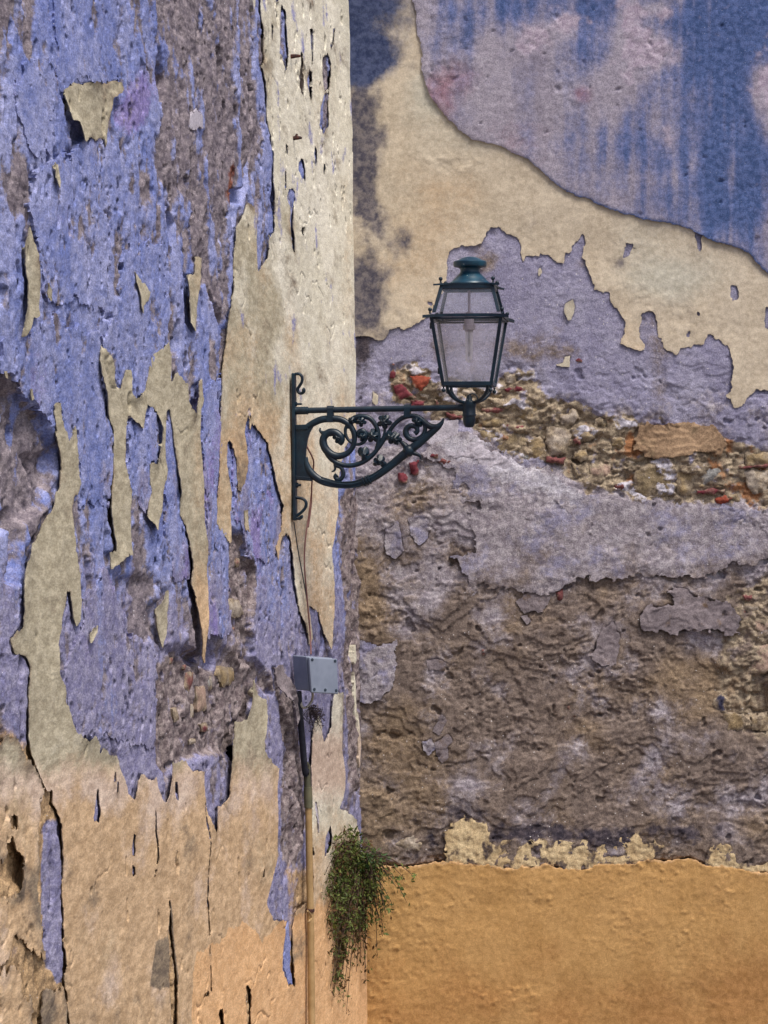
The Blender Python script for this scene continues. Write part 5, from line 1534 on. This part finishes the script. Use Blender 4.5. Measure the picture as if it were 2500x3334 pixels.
# yoke and post
for sx in (-1, 1):
    for sy in (-1, 1):
        lpart('yoke_arm', lambda m: m.tube(spline([lp(sx * 232 * QX, sy * 232 * QX, lz(1630)), lp(sx * 225 * QX, sy * 225 * QX, lz(1690)), lp(sx * 180 * QX, sy * 160 * QX, lz(1760)), lp(sx * 110 * QX, sy * 80 * QX, lz(1806)), lp(sx * 40 * QX, sy * 24 * QX, lz(1824))], 6),
                                           [18 * QX, 20 * QX, 20 * QX, 18 * QX], 10))
lpart('post', lambda m: m.lathe([(r * QX, lz(y)) for r, y in ((20, 1730), (30, 1750), (36, 1790), (48, 1810), (80, 1822), (82, 1850), (76, 1870), (76, 1950), (80, 1956), (80, 1975), (72, 1985), (74, 2040), (60, 2085), (48, 2105), (20, 2112))], lp(0, 0, 0), 24))
lpart('wire_loop', lambda m: m.tube(spline([lp(-20 * QX, -.03, lz(1800)), lp(0, -.03, lz(1745)), lp(45 * QX, -.03, lz(1722)), lp(90 * QX, -.03, lz(1745)), lp(110 * QX, -.03, lz(1800))], 6), 7 * QX, 8))

# ------------------------------------------------------------------ wires, junction box, pipe
def wall_pts(spec, h):
    q = px(spec)
    out = []
    for i, (x, y) in enumerate(q):
        hi = h if np.isscalar(h) else h[i]
        t, z = LeftWall.place(x, y, hi)
        out.append(LeftWall.point(np.array(float(t)), np.array(float(z)), hi))
    return out


def single(name, label, cat, mb, mat, smooth=True):
    o = mb.build(name, mat, None, smooth)
    o['label'] = label; o['category'] = cat
    return o


single('cable', 'thin brown wire hanging down the left wall from the lamp bracket to the grey box', 'cable',
       MB().tube(spline(wall_pts('P 170,640 215,730 250,800 262,850 252,950 245,1050 240,1200 215,1390 E 1075,0 1050,200 1022,400 1013,560 1018,700 1040,950 1062,1200 1068,1375', [.03, .05, .06, .06, .05, .04, .03, .022, .022, .02, .02, .02, .02, .02, .025, .04]), 6), .0032, 8), M['cable_red'])
single('cable', 'second thin dark wire beside the brown one above the grey box', 'cable',
       MB().tube(spline(wall_pts('E 925,260 960,500 1000,720 1040,960 1060,1180 1072,1370', .017), 6), .0022, 8), M['cable_black'])

bt, bz = LeftWall.place(961, 2190, .02)
BOX = LeftWall.point(np.array(float(bt)), np.array(float(bz)), .02)
bxs = F / BOX[1]
box = empty('junction_box', 'grey plastic electrical box with square lid on the left wall below the lamp', 'junction box', tuple(BOX))
LA_ = R(38)
b_ex = V3(math.cos(LA_), math.sin(LA_), 0)          # along the lid, receding to the right
b_n = V3(math.sin(LA_), -math.cos(LA_), 0)          # out of the lid
Hb_ = 112 / bxs; Wb_ = 89 / bxs / math.cos(LA_) * 1.0; Db_ = 42 / bxs / math.sin(LA_)


def boxp(x, y, z):
    """x along the lid, y out of the back, z up from the middle; slightly narrower at the bottom"""
    k = 1 - .05 * (.5 - z / Hb_)
    return V3(0, 0, 0) + b_ex * (x * k + .012 * (.5 - z / Hb_)) + b_n * y + ez * (z - .012 * x / Wb_)


def hexbox(m, x0, x1, y0, y1, z0_, z1_):
    m.hexa([boxp(x, y, z) for z in (z0_, z1_) for x, y in ((x0, y0), (x1, y0), (x1, y1), (x0, y1))])


mb = MB(); hexbox(mb, 0, Wb_ * .96, -.02, Db_ * .9, -Hb_ / 2, Hb_ / 2); mb.build('body', M['plastic'], box, False, .004)
mb = MB(); hexbox(mb, .004, Wb_ * .95, Db_ * .9, Db_ * .9 + .006, -Hb_ / 2 + .004, Hb_ / 2 - .004); mb.build('lid_gap_shade', M['seam'], box, False)  # dark strip painted in for the shade in the gap behind the lid
mb = MB(); hexbox(mb, -.002, Wb_, Db_ * .9 + .006, Db_ * .9 + .020, -Hb_ / 2 - .006, Hb_ / 2 - .002); mb.build('lid', M['plastic'], box, False, .004)
for sx, sz in ((.09, .42), (.91, .42), (.09, -.44), (.5, -.44), (.91, -.44)):
    mb = MB(); c = boxp(Wb_ * sx, Db_ * .9 + .0195, Hb_ * sz); mb.lathe([(.006, 0), (.006, .002), (.004, .0025)], c, 12, b_n); mb.build('screw', M['seam'], box)
mb = MB(); mb.tube(spline([q - BOX for q in wall_pts('N 610,850 608,920 590,990 545,1050 490,1082 455,1060 440,990 432,900', [.075, .07, .06, .05, .045, .04, .035, .03])], 6), .0045, 8); mb.build('cable_loop', M['cable_white'], box)

pipe = empty('conduit_pipe', 'slim tan painted conduit pipe running down the left wall from the grey box', 'pipe', tuple(wall_pts('F 300,2212', .03)[0]))
PO = np.array(pipe.location)


def ppart(name, pts, r, mat, seg=12):
    mb = MB(); mb.tube([p - PO for p in pts], r, seg); return mb.build(name, M[mat], pipe)


ppart('cable_sheath', spline(wall_pts('N 405,850 415,1000 430,1200 455,1500 485,1850 510,2030 F 262,-20 268,170', .028), 5), [.012, .012, .0125, .013, .014], 'cable_black')
ppart('upper_pipe', wall_pts('N 500,1880 F 262,-20 270,175', .03), .0125, 'pipe_grey')
ppart('sleeve', wall_pts('F 270,165 276,342', .03), .0165, 'pipe_grey')
ppart('pipe_tube', wall_pts('F 276,335 285,900 296,1400 304,2212 312,2800', .03), [.0135, .0135, .0135, .0135, .0135], 'pipe_tan')
mb = MB(); cc = wall_pts('F 291,1230', .03)[0] - PO
mb.lathe([(.0165, -.006), (.0175, 0), (.0165, .006)], cc, 16); mb.build('clamp', M['rust'], pipe)
mb = MB(); mb.tube(spline([q - PO for q in wall_pts('F 268,1235 280,1248 296,1270 300,1300 284,1322 270,1335', [.05, .052, .054, .054, .052, .045])], 5), .004, 8); mb.build('hook', M['pipe_tan'], pipe)

# iron stubs
for (a, b, y0, y1, lab) in ((941, 977, 187, 186, 'upper rusty iron stub sticking out of the cream wall near the top'), (951, 981, 453, 449, 'lower rusty iron stub sticking out of the cream wall above the lamp')):
    t, z = LeftWall.place(a, y0, .0)
    p = LeftWall.point(np.array(float(t)), np.array(float(z)), -.02)
    L_ = (b - a) / (F / p[1])
    mb = MB()
    e = p + V3(L_ + .022, -.02, .003)
    mb.tube(spline([p, p + .6 * (e - p) + V3(0, 0, .002), e], 4), [.0085, .009, .0075, .004], 7, (0, 1, 0), .7)
    if y0 > 300:
        mb.tube([p + .55 * (e - p), p + .6 * (e - p) + V3(.004, 0, .018)], [.007, .004], 6)
    single('iron_stub', lab, 'iron stub', mb, M['rust'], False)['group'] = 'iron stubs in the left wall'

# ------------------------------------------------------------------ plants
rnd = random.Random(5)


def leaf(m, p, d, s, w=.42):
    d = np.asarray(d, float); d /= np.linalg.norm(d) + 1e-9
    a = np.cross(d, V3(rnd.uniform(-1, 1), rnd.uniform(-1, 1), rnd.uniform(-1, 1)))
    a /= np.linalg.norm(a) + 1e-9
    n = np.cross(a, d)
    m.add([p, p + d * s * .5 + a * s * w * .5 + n * s * .06, p + d * s, p + d * s * .5 - a * s * w * .5 + n * s * .06], [(0, 1, 2), (0, 2, 3)])


PB = np.array([XC + .012 + .0, D - .22, 0.0])
root_px = (1165, 2790)
rz_ = EYE + (HY - root_px[1]) / F * (D - .2)
ROOT = V3((1168 - 1250) / F * (D - .12), D - .06, EYE + (HY - 2806) / F * (D - .06))
bush = empty('hanging_shrub', 'small-leaved green shrub hanging from the wall corner above the orange base', 'shrub', tuple(ROOT))
lf = [MB(), MB(), MB()]; st = MB()
# stem ends measured in the enlarged view, with a depth in front of the end wall
ends = []
for (x, y, n, sx, sy) in ((640, 800, 20, 130, 90), (560, 1000, 34, 150, 140), (700, 950, 36, 150, 130), (640, 1200, 36, 170, 130), (480, 1180, 22, 100, 130), (800, 1150, 20, 110, 110), (600, 1380, 30, 140, 110), (750, 1380, 18, 100, 80),
                          (600, 1560, 22, 110, 90), (430, 1400, 14, 70, 80), (560, 1760, 10, 50, 100), (700, 700, 14, 120, 50), (860, 760, 16, 70, 50), (900, 900, 10, 60, 50), (900, 1080, 12, 60, 60), (540, 1900, 6, 22, 80), (760, 820, 40, 130, 60), (560, 860, 26, 110, 60), (830, 960, 26, 80, 80), (430, 1100, 20, 60, 120)):
    for k in range(int(n * 1.1)):
        ends.append((rnd.gauss(x - 45, sx * .95), rnd.gauss(y + 50, sy * .7)))
ends += [(1175, 930), (1110, 960), (1035, 1030), (980, 1190), (950, 1270), (900, 1340), (925, 1440), (870, 1640), (765, 1835), (770, 1730), (605, 2100), (545, 1960), (575, 2000), (600, 1400), (670, 545), (740, 600), (605, 560), (540, 600), (790, 640), (340, 1640), (310, 1500),
         (350, 1690), (690, 1760), (480, 1960), (500, 1900), (1010, 960), (520, 1820)]
for (x, y) in ends:
    X_, Y_ = 900 + x * .3771, 2500 + y * .3771
    dep = D - .05 - abs(rnd.gauss(0, .09)) - .05 * max(0, (1400 - abs(y - 1100)) / 1400)
    # keep clear of the left wall: the further left, the nearer the wall surface lies
    for _ in range(8):
        xx = (X_ - 1250) / F * dep
        wall_x = XC - LEAN * (EYE + (HY - Y_) / F * dep - EYE) - ST / CT * (D - dep) + .022
        if xx > wall_x:
            break
        dep -= .06
    e = V3((X_ - 1250) / F * dep, dep, EYE + (HY - Y_) / F * dep)
    L_ = np.linalg.norm(e - ROOT)
    up = .12 + .12 * rnd.random()
    mid = ROOT * .5 + e * .5 + V3(rnd.uniform(-.02, .03), -rnd.uniform(.0, .06), up * L_ * .8)
    a0 = ROOT + V3(rnd.uniform(0, .04), rnd.uniform(-.03, .01), rnd.uniform(-.02, .02))
    path = spline([a0, ROOT * .75 + mid * .25 + V3(0, -.02, .02), mid, e * .7 + mid * .3 + V3(0, 0, .015 * L_), e], 5)
    st.tube([q - ROOT for q in path], [.0026, .002, .0015, .0009], 4)
    nlv = int(10 + L_ * 42)
    brown = y > 1450 or rnd.random() < .12
    for k in range(nlv):
        t = rnd.uniform(.22, 1.0) ** .75 * (len(path) - 1)
        i = min(int(t), len(path) - 2)
        p = path[i] + (path[i + 1] - path[i]) * (t - i)
        d = path[i + 1] - path[i]; d = d / (np.linalg.norm(d) + 1e-9) * .5 + V3(rnd.uniform(-1, 1), rnd.uniform(-1, 1), rnd.uniform(-.9, .6))
        # small side shoot
        q = p + V3(rnd.gauss(0, .010), rnd.gauss(0, .012), rnd.gauss(0, .010))
        kind = 2 if (brown and rnd.random() < .55) else (1 if (x > 680 and y < 900 and rnd.random() < .7) else 0)
        leaf(lf[kind], q - ROOT, d, rnd.choice((.009, .012, .016, .02, .027)) * rnd.uniform(.85, 1.15))
st.build('stems', M['twig'], bush, False)
for m_, mt, nm in ((lf[0], 'leaf', 'foliage'), (lf[1], 'leaf2', 'foliage'), (lf[2], 'leafbrown', 'foliage')):
    m_.build(nm, M[mt], bush, False)

# wiry dead weed under the junction box
wp = wall_pts('N 600,1080', .015)[0]
weed = empty('dry_weed', 'dark wiry dry weed clinging to the wall under the grey box', 'weed', tuple(wp))
mb = MB(); ml = MB()
for i in range(46):
    tx, ty = rnd.gauss(670, 65), rnd.gauss(1210, 75)
    if i < 8:
        tx, ty = rnd.uniform(540, 740), rnd.uniform(1050, 1420)
    e = wall_pts('N %f,%f' % (tx, ty), .015 + rnd.random() * .05)[0]
    s = wall_pts('N %f,%f' % (rnd.uniform(560, 620), rnd.uniform(1060, 1130)), .012)[0]
    pth = spline([s, (s + e) / 2 + V3(rnd.gauss(0, .012), -.02, rnd.gauss(0, .012)), e, e + V3(rnd.gauss(0, .01), 0, rnd.gauss(0, .01))], 3)
    mb.tube([q - wp for q in pth], [.0016, .001, .0007], 4)
    for k in range(3):
        leaf(ml, pth[rnd.randrange(3, len(pth))] - wp, V3(rnd.gauss(0, 1), rnd.gauss(0, 1), rnd.gauss(0, 1)), rnd.uniform(.005, .010), .5)
mb.build('stems', M['drytwig'], weed, False); ml.build('leaves', M['drytwig'], weed, False)
